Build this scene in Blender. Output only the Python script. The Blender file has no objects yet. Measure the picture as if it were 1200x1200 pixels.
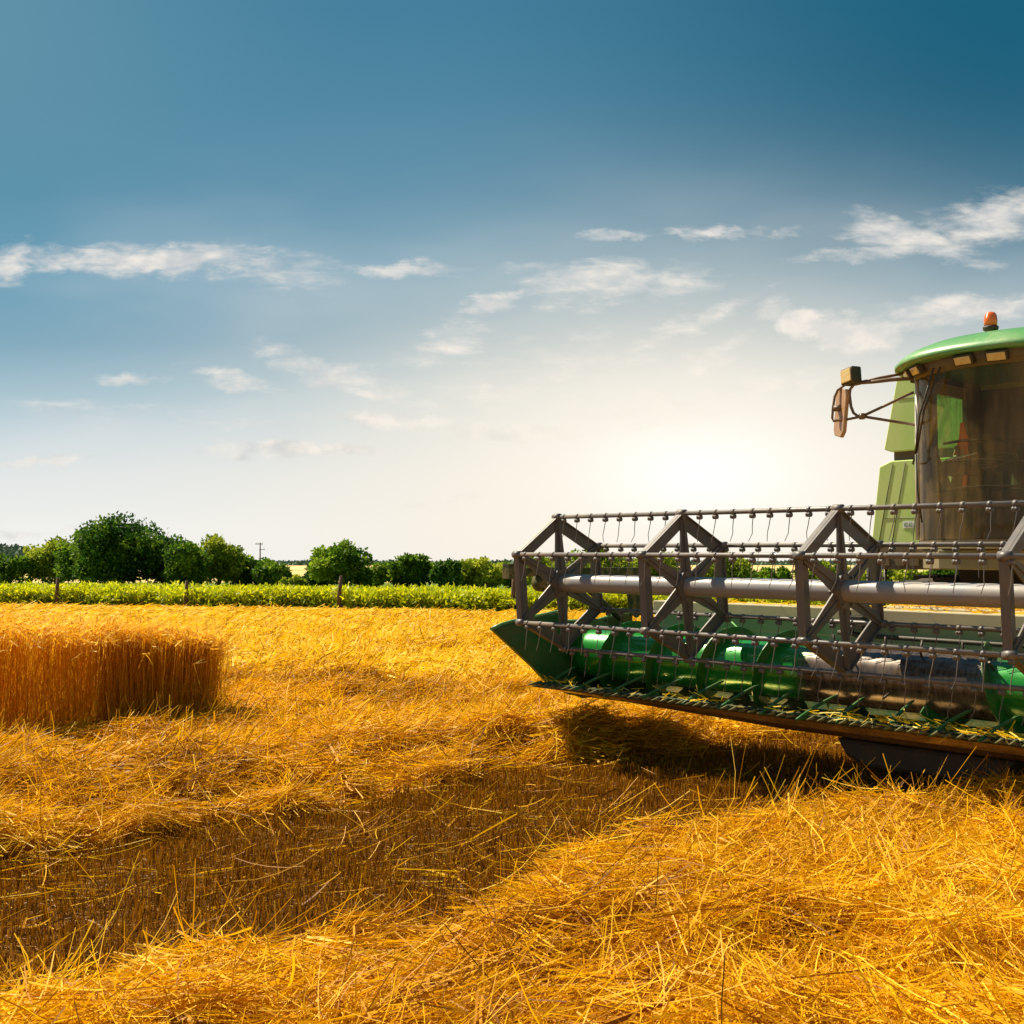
import bpy, math, random
import numpy as np
from mathutils import Vector, Matrix
random.seed(7); RNG = np.random.default_rng(11)
PI = math.pi; R = math.radians
scene = bpy.context.scene
COL = scene.collection

# ------------------------------------------------------------------ camera
FPX = 1360.0 / 1200.0                      # focal length / picture width
CAM_H = 1.5
PITCH = math.atan(65.0 / 1360.0)
cd = bpy.data.cameras.new('camera'); cam = bpy.data.objects.new('camera', cd); COL.objects.link(cam)
cam.location = (0, 0, CAM_H); cam.rotation_euler = (PI / 2 + PITCH, 0, 0)
cd.sensor_width = 36; cd.lens = 36 * FPX; cd.clip_start = 0.05; cd.clip_end = 9000
scene.camera = cam

# ------------------------------------------------------------------ view, sun
scene.view_settings.view_transform = 'Standard'; scene.view_settings.look = 'None'
scene.view_settings.exposure = 0.97; scene.view_settings.gamma = 1.0
SUN = Vector((-0.62, 0.52, 1.0)).normalized()        # direction towards the sun
sl = bpy.data.lights.new('sun', 'SUN'); so = bpy.data.objects.new('sun', sl); COL.objects.link(so)
sl.energy = 4.9; sl.angle = R(0.6); sl.color = (1.0, 0.88, 0.67)
so.rotation_euler = SUN.to_track_quat('Z', 'Y').to_euler()
so.location = (0, 0, 30)

# ------------------------------------------------------------------ world (sky, clouds)
w = bpy.data.worlds.new('World'); scene.world = w; w.use_nodes = True
nt = w.node_tree; nt.nodes.clear()


class NT:
    """tiny helper to write node math as expressions"""
    def __init__(s, tree): s.t = tree

    def n(s, typ, **kw):
        nd = s.t.nodes.new(typ)
        for k, v in kw.items(): setattr(nd, k, v)
        return nd

    def put(s, sock, v):
        if isinstance(v, bpy.types.NodeSocket): s.t.links.new(v, sock)
        elif v is not None: sock.default_value = v

    def m(s, op, a, b=None, c=None, clamp=False):
        nd = s.n('ShaderNodeMath', operation=op); nd.use_clamp = clamp
        s.put(nd.inputs[0], a); s.put(nd.inputs[1], b)
        if c is not None: s.put(nd.inputs[2], c)
        return nd.outputs[0]

    def v(s, op, a, b=None, out=0):
        nd = s.n('ShaderNodeVectorMath', operation=op); s.put(nd.inputs[0], a)
        if b is not None: s.put(nd.inputs[1], b)
        return nd.outputs[out]

    def comb(s, x, y, z=0.0):
        nd = s.n('ShaderNodeCombineXYZ'); s.put(nd.inputs[0], x); s.put(nd.inputs[1], y); s.put(nd.inputs[2], z)
        return nd.outputs[0]

    def noise(s, vec, scale, detail=4.0, rough=0.5, dist=0.0, out='Fac'):
        nd = s.n('ShaderNodeTexNoise'); nd.noise_dimensions = '3D'
        s.put(nd.inputs['Vector'], vec); nd.inputs['Scale'].default_value = scale
        nd.inputs['Detail'].default_value = detail; nd.inputs['Roughness'].default_value = rough
        nd.inputs['Distortion'].default_value = dist
        return nd.outputs[out]

    def mapr(s, v, a, b, c=0.0, d=1.0, smooth=True):
        nd = s.n('ShaderNodeMapRange'); nd.interpolation_type = 'SMOOTHSTEP' if smooth else 'LINEAR'
        s.put(nd.inputs[0], v)
        for i, x in enumerate((a, b, c, d)): nd.inputs[i + 1].default_value = x
        return nd.outputs[0]

    def ramp(s, v, stops, interp='LINEAR'):
        nd = s.n('ShaderNodeValToRGB'); s.put(nd.inputs[0], v); cr = nd.color_ramp; cr.interpolation = interp
        cr.elements[0].position = stops[0][0]; cr.elements[0].color = (*stops[0][1], 1)
        cr.elements[1].position = stops[-1][0]; cr.elements[1].color = (*stops[-1][1], 1)
        for p, c in stops[1:-1]:
            e = cr.elements.new(p); e.color = (*c, 1)
        return nd.outputs[0]

    def mix(s, f, a, b, mode='MIX'):
        nd = s.n('ShaderNodeMix'); nd.data_type = 'RGBA'; nd.blend_type = mode
        s.put(nd.inputs[0], f)
        s.put(nd.inputs[6], a if not isinstance(a, tuple) or len(a) == 4 else (*a, 1))
        s.put(nd.inputs[7], b if not isinstance(b, tuple) or len(b) == 4 else (*b, 1))
        return nd.outputs[2]


def srgb(*c):
    return tuple(((x / 255) / 12.92 if x <= 10 else (((x / 255) + 0.055) / 1.055) ** 2.4) for x in c)


g = NT(nt)
tc = g.n('ShaderNodeTexCoord').outputs['Generated']
sp = g.n('ShaderNodeSeparateXYZ'); g.put(sp.inputs[0], tc)
dx, dy, dz = sp.outputs
ay = g.m('MAXIMUM', g.m('ABSOLUTE', dy), 0.12)
U = g.m('DIVIDE', dx, ay); V = g.m('DIVIDE', dz, ay)      # tangents of azimuth and elevation


def uv(px, py): return (px - 600) / 1360.0, (665 - py) / 1360.0


skyst = [(700, (243, 243, 240)), (620, (240, 241, 238)), (560, (225, 230, 231)), (510, (198, 214, 221)), (460, (163, 192, 205)),
         (400, (124, 166, 187)), (320, (104, 157, 182)), (220, (82, 140, 168)), (100, (74, 132, 160)), (0, (66, 126, 156)), (-500, (36, 92, 130))]
V01 = g.mapr(V, -0.05, 0.9, 0.0, 1.0, smooth=False)
stops = [(max(0.0, ((665 - y) / 1360.0 + 0.05) / 0.95), srgb(*c)) for y, c in skyst]
base = g.ramp(V01, stops)
# deeper towards the upper right, paler towards the upper left
dr = g.m('MULTIPLY', g.mapr(U, -0.12, 0.44), g.mapr(V, 0.14, 0.44))
base = g.mix(g.m('MULTIPLY', dr, 0.95), base, srgb(12, 92, 120))
dl = g.m('MULTIPLY', g.mapr(U, -0.1, -0.5), g.mapr(V, 0.2, 0.5))
base = g.mix(g.m('MULTIPLY', dl, 0.5), base, srgb(112, 160, 176))
# soft large-scale unevenness
low = g.noise(g.comb(g.m('MULTIPLY', U, 1.4), g.m('MULTIPLY', V, 4.0), 3.1), 2.2, 3.0, 0.5)
veil = g.m('MULTIPLY', g.mapr(low, 0.42, 0.75), g.mapr(V, 0.42, 0.12))
base = g.mix(g.m('MULTIPLY', veil, 0.33), base, srgb(232, 232, 230))
# bright part of the sky
gu, gv = uv(822, 556)
du = g.m('SUBTRACT', U, gu); dv = g.m('SUBTRACT', V, gv)
r2 = g.m('ADD', g.m('MULTIPLY', g.m('MULTIPLY', du, du), 0.62), g.m('MULTIPLY', g.m('MULTIPLY', dv, dv), 2.7))


def gauss(width): return g.m('EXPONENT', g.m('MULTIPLY', r2, -1.0 / (width * width)))


cream = srgb(255, 243, 222)
base = g.mix(g.m('MULTIPLY', gauss(0.27), 0.95), base, cream)
base = g.mix(g.m('MULTIPLY', gauss(0.13), 0.85), base, (1.02, 0.98, 0.90))
base = g.mix(g.m('MULTIPLY', gauss(0.055), 0.9), base, (1.12, 1.09, 1.02))
# clouds: (x, y, half width, half height, strength, slant)
clouds = [(150, 298, 190, 22, 1.0, .03), (0, 302, 40, 32, 1.0, 0), (330, 310, 90, 30, .62, .1), (470, 313, 90, 15, .8, 0), (620, 312, 50, 13, .55, 0),
          (592, 354, 42, 14, .95, -.05), (700, 333, 100, 30, .85, -.1), (795, 330, 60, 32, .7, -.2), (727, 272, 55, 10, .8, .05),
          (836, 271, 46, 11, .9, 0), (915, 266, 55, 9, .6, -.1), (1065, 272, 95, 26, 1.0, .2), (1030, 295, 110, 12, .75, -.1),
          (1165, 245, 110, 38, 1.0, -.15), (950, 378, 44, 20, 1.8, 0), (1005, 385, 52, 24, 1.8, .1), (1150, 362, 150, 22, .95, -.08), (905, 362, 30, 22, .7, -.2),
          (530, 400, 70, 34, .75, -.3), (385, 432, 110, 26, .85, .3), (275, 445, 75, 16, .75, .3), (150, 440, 50, 10, .6, 0),
          (360, 530, 110, 11, 1.3, -.02), (35, 537, 70, 8, .8, 0), (460, 492, 100, 11, 1.0, 0), (590, 503, 120, 13, 1.2, -.02),
          (430, 460, 60, 8, .9, .1), (800, 385, 110, 16, .8, -.45), (930, 440, 130, 16, .8, -.1), (760, 495, 40, 10, .5, 0),
          (520, 590, 130, 6, .35, 0), (250, 500, 220, 30, .28, .1), (640, 440, 230, 60, .5, -.2), (760, 470, 300, 50, .5, 0), (35, 620, 120, 8, .6, 0), (90, 480, 120, 22, .4, 0), (1130, 300, 60, 14, .6, .1), (840, 420, 90, 20, .6, -.5)]
UV = g.comb(U, V, 0.0)
wn = g.noise(g.comb(g.m('MULTIPLY', U, 1.0), g.m('MULTIPLY', V, 1.6), 0.7), 9.0, 6.0, 0.62, 0.3, out='Color')
wv = g.v('MULTIPLY', g.v('SUBTRACT', wn, (0.5, 0.5, 0.5)), (0.085, 0.045, 0.0))
UVw = g.v('ADD', UV, wv)
wn2 = g.noise(g.comb(U, g.m('MULTIPLY', V, 2.0), 4.4), 38.0, 5.0, 0.6, 0.2, out='Color')
UVw = g.v('ADD', UVw, g.v('MULTIPLY', g.v('SUBTRACT', wn2, (0.5, 0.5, 0.5)), (0.03, 0.016, 0.0)))
tot = None
for (cx_, cy_, rx, ry, st, sl_) in clouds:
    u0, v0 = uv(cx_, cy_)
    q = g.v('SUBTRACT', UVw, (u0, v0, 0))
    s3 = g.n('ShaderNodeSeparateXYZ'); g.put(s3.inputs[0], q)
    vv = g.m('MULTIPLY_ADD', s3.outputs[0], sl_, s3.outputs[1])
    q2 = g.comb(g.m('MULTIPLY', s3.outputs[0], 1360.0 / rx), g.m('MULTIPLY', vv, 1360.0 / ry))
    d = g.v('LENGTH', q2, out=1)
    mk = g.m('MULTIPLY', g.mapr(d, 1.35, 0.1, 0, 1, smooth=True), st)
    tot = mk if tot is None else g.m('MAXIMUM', tot, mk)
fine = g.noise(g.comb(g.m('MULTIPLY', U, 1.0), g.m('MULTIPLY', V, 3.6), 1.9), 24.0, 7.0, 0.62, 0.4)
al = g.m('ADD', tot, g.m('MULTIPLY', g.m('SUBTRACT', fine, 0.5), 1.8))
al = g.m('MULTIPLY', g.mapr(al, 0.08, 1.2), g.mapr(tot, 0.0, 0.30))
lit = g.noise(g.comb(U, g.m('MULTIPLY', V, 1.5), 5.0), 34.0, 4.0, 0.55)
ccol = g.mix(g.mapr(lit, 0.35, 0.65), srgb(205, 207, 208), srgb(244, 236, 226))
ccol = g.mix(gauss(0.22), ccol, srgb(255, 246, 230))
front = g.m('MULTIPLY', g.mapr(dy, 0.0, 0.3), 1.0)
sky_col = g.mix(g.m('MULTIPLY', g.m('MULTIPLY', al, 0.94), front), base, ccol)
# physical sky blended in
ns = g.n('ShaderNodeTexSky', sky_type='NISHITA'); ns.sun_disc = False
ns.sun_elevation = math.asin(SUN.z); ns.sun_rotation = math.atan2(SUN.x, SUN.y)
bg1 = g.n('ShaderNodeBackground'); g.put(bg1.inputs[0], sky_col); bg1.inputs[1].default_value = 0.515
bg2 = g.n('ShaderNodeBackground'); g.put(bg2.inputs[0], ns.outputs[0]); bg2.inputs[1].default_value = 0.05
ms = g.n('ShaderNodeMixShader'); ms.inputs[0].default_value = 0.03
nt.links.new(bg1.outputs[0], ms.inputs[1]); nt.links.new(bg2.outputs[0], ms.inputs[2])
wo = g.n('ShaderNodeOutputWorld'); nt.links.new(ms.outputs[0], wo.inputs[0])
scene.cycles.max_bounces = 8; scene.cycles.transparent_max_bounces = 16; scene.cycles.diffuse_bounces = 3
scene.cycles.sample_clamp_indirect = 6

# ------------------------------------------------------------------ materials


def newmat(name):
    m = bpy.data.materials.new(name); m.use_nodes = True; m.node_tree.nodes.clear()
    return m, NT(m.node_tree)


def finish(m, h, shader):
    o = h.n('ShaderNodeOutputMaterial'); m.node_tree.links.new(shader, o.inputs[0]); return m


def pbsdf(h, col, rough=0.5, metal=0.0, spec=0.5, coat=0.0, bump=None, bstr=0.2, bdist=0.01, **kw):
    p = h.n('ShaderNodeBsdfPrincipled')
    h.put(p.inputs['Base Color'], col if not isinstance(col, tuple) or len(col) == 4 else (*col, 1))
    h.put(p.inputs['Roughness'], rough); p.inputs['Metallic'].default_value = metal
    p.inputs['Specular IOR Level'].default_value = spec; p.inputs['Coat Weight'].default_value = coat
    for k, v in kw.items(): h.put(p.inputs[k.replace('_', ' ')], v)
    if bump is not None:
        b = h.n('ShaderNodeBump'); b.inputs['Strength'].default_value = bstr; b.inputs['Distance'].default_value = bdist
        h.put(b.inputs['Height'], bump); h.t.links.new(b.outputs[0], p.inputs['Normal'])
    return p.outputs[0]


def paint(name, col, dirt, amount=0.5, rough=0.35, scale=3.0, coat=0.2, metal=0.0, streak=1.0, rvar=0.3, spec=0.5, scr=0.0):
    """painted or bare metal with dust patches and fine scratches"""
    m, h = newmat(name)
    ob = h.n('ShaderNodeTexCoord').outputs['Object']
    st = h.v('MULTIPLY', ob, (1.0, 1.0, streak))
    n1 = h.noise(st, scale, 6, 0.6, 0.4); n2 = h.noise(ob, scale * 14, 4, 0.6)
    f = h.m('MULTIPLY', h.mapr(h.m('ADD', n1, h.m('MULTIPLY', h.m('SUBTRACT', n2, 0.5), 0.5)), 0.40, 0.72), amount)
    c = h.mix(f, col, dirt)
    c = h.mix(h.m('MULTIPLY', h.mapr(n2, 0.3, 0.8), 0.25), c, tuple(x * 0.7 for x in col))
    if scr:
        n4 = h.noise(h.v('MULTIPLY', ob, (3.0, 22.0, 9.0)), 3.0, 5, .7, .6)
        c = h.mix(h.m('MULTIPLY', h.mapr(n4, .62, .70), scr), c, (.30, .29, .24))
    rr = h.m('MULTIPLY_ADD', f, rvar, rough)
    return finish(m, h, pbsdf(h, c, rr, metal=metal, spec=spec, coat=coat, bump=n2, bstr=0.08, bdist=0.004))


def straw_mat(name, stops, trans=0.35, rough=0.55, spec=0.22):
    m, h = newmat(name)
    a = h.n('ShaderNodeAttribute'); a.attribute_name = 'tint'
    c = h.ramp(a.outputs['Fac'], stops)
    p = pbsdf(h, c, rough, spec=spec)
    t = h.n('ShaderNodeBsdfTranslucent'); h.put(t.inputs[0], c)
    mx = h.n('ShaderNodeMixShader'); mx.inputs[0].default_value = trans
    m.node_tree.links.new(p, mx.inputs[1]); m.node_tree.links.new(t.outputs[0], mx.inputs[2])
    return finish(m, h, mx.outputs[0])


M = {}
M['straw'] = straw_mat('straw', [(0, (.10, .032, .002)), (.25, (.42, .165, .003)), (.55, (.84, .45, .005)), (.85, (.95, .64, .016)), (1, (.95, .80, .22))])
M['straw_pale'] = straw_mat('pale_far_straw', [(0, (.34, .15, .004)), (.25, (.74, .40, .006)), (.6, (.95, .66, .022)), (1, (.97, .83, .18))])  # paler tint ramp for the straw of the far field
M['stubble'] = straw_mat('stubble', [(0, (.075, .024, .001)), (.5, (.27, .098, .002)), (.85, (.50, .23, .006)), (1, (.80, .52, .07))], 0.3)
M['wheat'] = straw_mat('wheat', [(0, (.44, .18, .005)), (.5, (.78, .38, .010)), (.8, (.90, .56, .04)), (1, (.95, .74, .24))], 0.55)
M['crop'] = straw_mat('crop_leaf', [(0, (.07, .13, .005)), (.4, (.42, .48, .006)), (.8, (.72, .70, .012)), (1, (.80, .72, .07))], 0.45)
M['leaf_dark'] = straw_mat('leaf_dark', [(0, (.010, .040, .008)), (.5, (.050, .13, .012)), (1, (.22, .34, .02))], 0.35, .7, .15)
M['leaf_mid'] = straw_mat('leaf_mid', [(0, (.03, .08, .008)), (.5, (.12, .23, .012)), (1, (.36, .46, .03))], 0.45, .7, .15)
M['leaf_light'] = straw_mat('leaf_light', [(0, (.08, .13, .010)), (.5, (.27, .35, .018)), (1, (.52, .54, .05))], 0.4, .7, .15)
M['bark'] = paint('bark', (.10, .065, .04), (.05, .035, .02), .8, .9, 6, 0)
M['post'] = paint('weathered_post', (.13, .075, .045), (.06, .04, .025), .8, .9, 8, 0)
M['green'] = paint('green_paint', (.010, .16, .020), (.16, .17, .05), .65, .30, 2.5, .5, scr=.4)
M['green_in'] = paint('green_paint_shaded_panel', (.006, .085, .018), (.09, .10, .03), .6, .45, 2.0, .2, scr=.5)  # darker copy of the green paint, panel shade put into the colour
M['green_pale'] = paint('glare_lightened_green_paint', (.11, .31, .10), (.34, .42, .18), .45, .36, 2.0, .25)  # lighter copy of the green paint, glare put into the base colour
M['green_body'] = paint('glare_bright_dusty_green', (.52, .72, .20), (.72, .80, .32), .6, .5, 1.6, .1)  # base colour raised to hold glare and haze on the panels, dust patches over it
M['sheet'] = paint('dusty_sheet', (.26, .36, .17), (.48, .42, .24), .7, .5, 2.0, .1, streak=.3)
M['lifter'] = paint('lifter_green', (.02, .13, .025), (.12, .14, .04), .6, .5, 9, 0)
M['trough'] = paint('trough_floor', (.025, .05, .02), (.20, .13, .04), .7, .95, 5, 0, spec=.05)
M['beam'] = paint('dusty_beam', (.42, .36, .22), (.55, .45, .25), .7, .6, 2.0, 0)
M['reel'] = paint('reel_grey_paint', (.115, .105, .105), (.24, .18, .12), .5, .45, 4.0, .1)
M['tube'] = paint('reel_tube_grey', (.27, .265, .28), (.40, .31, .22), .5, .42, 3.0, .15)
M['tine'] = paint('tine_steel', (.07, .055, .045), (.12, .08, .05), .5, .5, 9, 0, metal=.3)
M['dark'] = paint('dark_metal', (.035, .03, .02), (.12, .08, .03), .5, .55, 4, 0)
M['rubber'] = paint('rubber', (.02, .02, .02), (.16, .11, .05), .7, .85, 5, 0)
M['apron'] = paint('straw_reflection_worn_steel', (.46, .28, .08), (.09, .055, .02), .85, .30, 3.2, .3, metal=.5, streak=7)  # golden base paints in the straw's reflection, worn dark streaks over it
M['cutter'] = paint('cutter_steel', (.05, .07, .035), (.38, .30, .12), .75, .85, 12, 0, spec=.15)
M['brownrod'] = paint('mirror_rod', (.17, .09, .045), (.22, .14, .07), .5, .5, 9, .2)
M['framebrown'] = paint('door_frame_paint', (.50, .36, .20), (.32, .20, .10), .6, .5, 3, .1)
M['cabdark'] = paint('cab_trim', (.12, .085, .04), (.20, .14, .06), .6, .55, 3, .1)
M['cabbox'] = paint('cab_platform', (.19, .17, .085), (.28, .20, .10), .7, .55, 2.5, .1)
M['pillar'] = paint('pillar_highlight_metal', (.80, .76, .70), (.50, .36, .20), .6, .3, 2.0, .5, streak=.25)  # near-white base stands in for the highlight on the rounded corner
M['fabric'] = paint('seat_fabric', (.09, .075, .05), (.14, .11, .07), .5, .9, 8, 0)
M['orange_cloth'] = paint('orange_cloth', (.85, .22, .02), (.55, .14, .02), .4, .8, 9, 0)
M['chrome'] = paint('bright_metal', (.75, .74, .7), (.4, .35, .3), .3, .25, 6, 0, metal=.8)
M['hull'] = paint('plain_green_hull', (.03, .20, .04), (.16, .18, .06), .6, .4, 1.4, .3)
M['white'] = paint('white_sticker', (.85, .86, .84), (.7, .7, .6), .2, .4, 8, 0)
M['stickergreen'] = paint('green_ink', (.05, .25, .12), (.1, .25, .12), .2, .5, 8, 0)
M['yellow'] = paint('yellow_rim', (.75, .50, .03), (.35, .25, .06), .6, .5, 3, .2)

# auger: green paint worn to brown steel around the middle
m, h = newmat('auger_paint')
ob = h.n('ShaderNodeTexCoord').outputs['Object']
s3 = h.n('ShaderNodeSeparateXYZ'); h.put(s3.inputs[0], ob)
n1 = h.noise(ob, 3.0, 6, .65, .5)
xw = h.m('ADD', h.m('ABSOLUTE', h.m('SUBTRACT', s3.outputs[0], 0.10)), h.m('MULTIPLY', h.m('SUBTRACT', n1, .5), .5))
worn = h.mapr(xw, .80, .58)
sc = h.noise(h.v('MULTIPLY', ob, (4.0, 1.0, 1.0)), 6.0, 5, .7)
c = h.mix(worn, (.012, .24, .026), h.mix(h.mapr(sc, .35, .65), (.05, .034, .026), (.13, .095, .075)))
c = h.mix(h.m('MULTIPLY', h.mapr(h.noise(ob, 7.0, 6, .7), .55, .75), .35), c, (.30, .20, .07))
rr = h.m('MULTIPLY_ADD', sc, .16, .20)
M['auger'] = finish(m, h, pbsdf(h, c, rr, metal=.3, coat=.5, bump=sc, bstr=.06, bdist=.004))

# dusty tinted glass
m, h = newmat('dusty_windshield')
ob = h.n('ShaderNodeTexCoord').outputs['Object']
st = h.noise(h.v('MULTIPLY', ob, (5.0, 5.0, .8)), 2.4, 6, .65, .5)
du_ = h.noise(ob, 2.0, 5, .6)
tr = h.n('ShaderNodeBsdfTransparent'); tr.inputs[0].default_value = (.95, .90, .76, 1)
gl = h.n('ShaderNodeBsdfGlossy'); gl.inputs[0].default_value = (.9, .85, .75, 1); gl.inputs['Roughness'].default_value = .06
df = h.n('ShaderNodeBsdfDiffuse'); df.inputs[0].default_value = (.42, .27, .10, 1)
m1 = h.n('ShaderNodeMixShader')
h.put(m1.inputs[0], h.m('MULTIPLY_ADD', h.mapr(h.m('MULTIPLY_ADD', du_, .5, h.m('MULTIPLY', st, .6)), .42, .78), .24, .03))
h.t.links.new(tr.outputs[0], m1.inputs[1]); h.t.links.new(df.outputs[0], m1.inputs[2])
fr = h.n('ShaderNodeFresnel'); fr.inputs[0].default_value = 1.35
m2 = h.n('ShaderNodeMixShader'); h.put(m2.inputs[0], h.m('MULTIPLY', fr.outputs[0], .6))
h.t.links.new(m1.outputs[0], m2.inputs[1]); h.t.links.new(gl.outputs[0], m2.inputs[2])
M['windshield'] = finish(m, h, m2.outputs[0])
m, h = newmat('side_glass')
ob = h.n('ShaderNodeTexCoord').outputs['Object']
tr = h.n('ShaderNodeBsdfTransparent'); tr.inputs[0].default_value = (.66, .92, .76, 1)
df = h.n('ShaderNodeBsdfDiffuse'); df.inputs[0].default_value = (.45, .62, .42, 1)
m1 = h.n('ShaderNodeMixShader'); h.put(m1.inputs[0], h.mapr(h.noise(h.v('MULTIPLY', ob, (3, 3, 1)), 9, 5, .7), .35, .75, .03, .38))
h.t.links.new(tr.outputs[0], m1.inputs[1]); h.t.links.new(df.outputs[0], m1.inputs[2])
M['sideglass'] = finish(m, h, m1.outputs[0])
m, h = newmat('lamp_glass')
n1 = h.noise(h.n('ShaderNodeTexCoord').outputs['Object'], 40, 3, .6)
M['lamp'] = finish(m, h, pbsdf(h, h.mix(n1, (.85, .62, .25), (.55, .38, .14)), .25, spec=.6, coat=.6, bump=n1, bstr=.3, bdist=.003))
m, h = newmat('amber_lens')
ob = h.n('ShaderNodeTexCoord').outputs['Object']
wv_ = h.n('ShaderNodeTexWave'); wv_.bands_direction = 'Z'; wv_.inputs['Scale'].default_value = 60; h.put(wv_.inputs['Vector'], ob)
M['amber'] = finish(m, h, pbsdf(h, h.mix(wv_.outputs['Fac'], (.95, .22, .01), (.75, .10, .004)), .18, coat=.8,
                    Subsurface_Weight=.3, bump=wv_.outputs['Fac'], bstr=.3, bdist=.003))
m, h = newmat('mirror_back')
n1 = h.noise(h.n('ShaderNodeTexCoord').outputs['Object'], 9, 4, .6)
M['mirror'] = finish(m, h, pbsdf(h, h.mix(n1, (.50, .30, .16), (.36, .20, .10)), .35, coat=.4))

# ground
m, h = newmat('field_ground')
ge = h.n('ShaderNodeNewGeometry').outputs['Position']
sx = h.n('ShaderNodeSeparateXYZ'); h.put(sx.inputs[0], ge)
SS = h.m('SUBTRACT', h.m('MULTIPLY', sx.outputs[0], .677), h.m('MULTIPLY', sx.outputs[1], .736))
n1 = h.noise(ge, 1.1, 6, .6); n2 = h.noise(ge, 34, 5, .7); n3 = h.noise(ge, .35, 4, .6)
strawc = h.mix(h.mapr(n2, .32, .68), (.10, .035, .003), (.55, .28, .015))
strawc = h.mix(h.m('MULTIPLY', h.mapr(n1, .42, .68), .6), strawc, (.66, .38, .03))
soil = h.mix(h.mapr(n2, .35, .7), (.045, .018, .003), (.17, .072, .005))
soil = h.mix(h.m('MULTIPLY', h.mapr(n1, .4, .7), .35), soil, (.10, .07, .012))
edge = h.m('MULTIPLY_ADD', h.m('SUBTRACT', n1, .5), .7, h.m('SUBTRACT', SS, .1))
ins = h.m('MULTIPLY', h.mapr(edge, -6.35, -5.95), h.mapr(edge, -3.7, -4.2))
c = h.mix(ins, strawc, soil)
fieldedge = h.m('ADD', sx.outputs[1], h.m('MULTIPLY', h.m('MINIMUM', sx.outputs[0], 16.0), .375))
far = h.mapr(fieldedge, 37.6, 38.1)
grass = h.mix(h.mapr(n3, .35, .65), (.06, .12, .012), (.16, .20, .03))
c = h.mix(far, c, grass)
tan = h.mix(h.mapr(h.noise(ge, .02, 4, .6), .35, .65), (.50, .36, .13), (.62, .46, .20))
c = h.mix(h.mapr(sx.outputs[1], 112, 118), c, tan)
M['ground'] = finish(m, h, pbsdf(h, c, .95, spec=.1, bump=n2, bstr=.5, bdist=.04))
m, h = newmat('tan_hill')
ge = h.n('ShaderNodeNewGeometry').outputs['Position']
M['tan'] = finish(m, h, pbsdf(h, h.mix(h.mapr(h.noise(h.v('MULTIPLY', ge, (.3, 1, 1)), .03, 5, .6), .35, .65), (.58, .40, .15), (.66, .50, .24)), .95, spec=.1))
M['farwood'] = straw_mat('far_wood', [(0, (.05, .10, .07)), (.5, (.09, .16, .10)), (1, (.15, .22, .12))], 0.1)

# ------------------------------------------------------------------ mesh helpers
CENTER = {}


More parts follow.
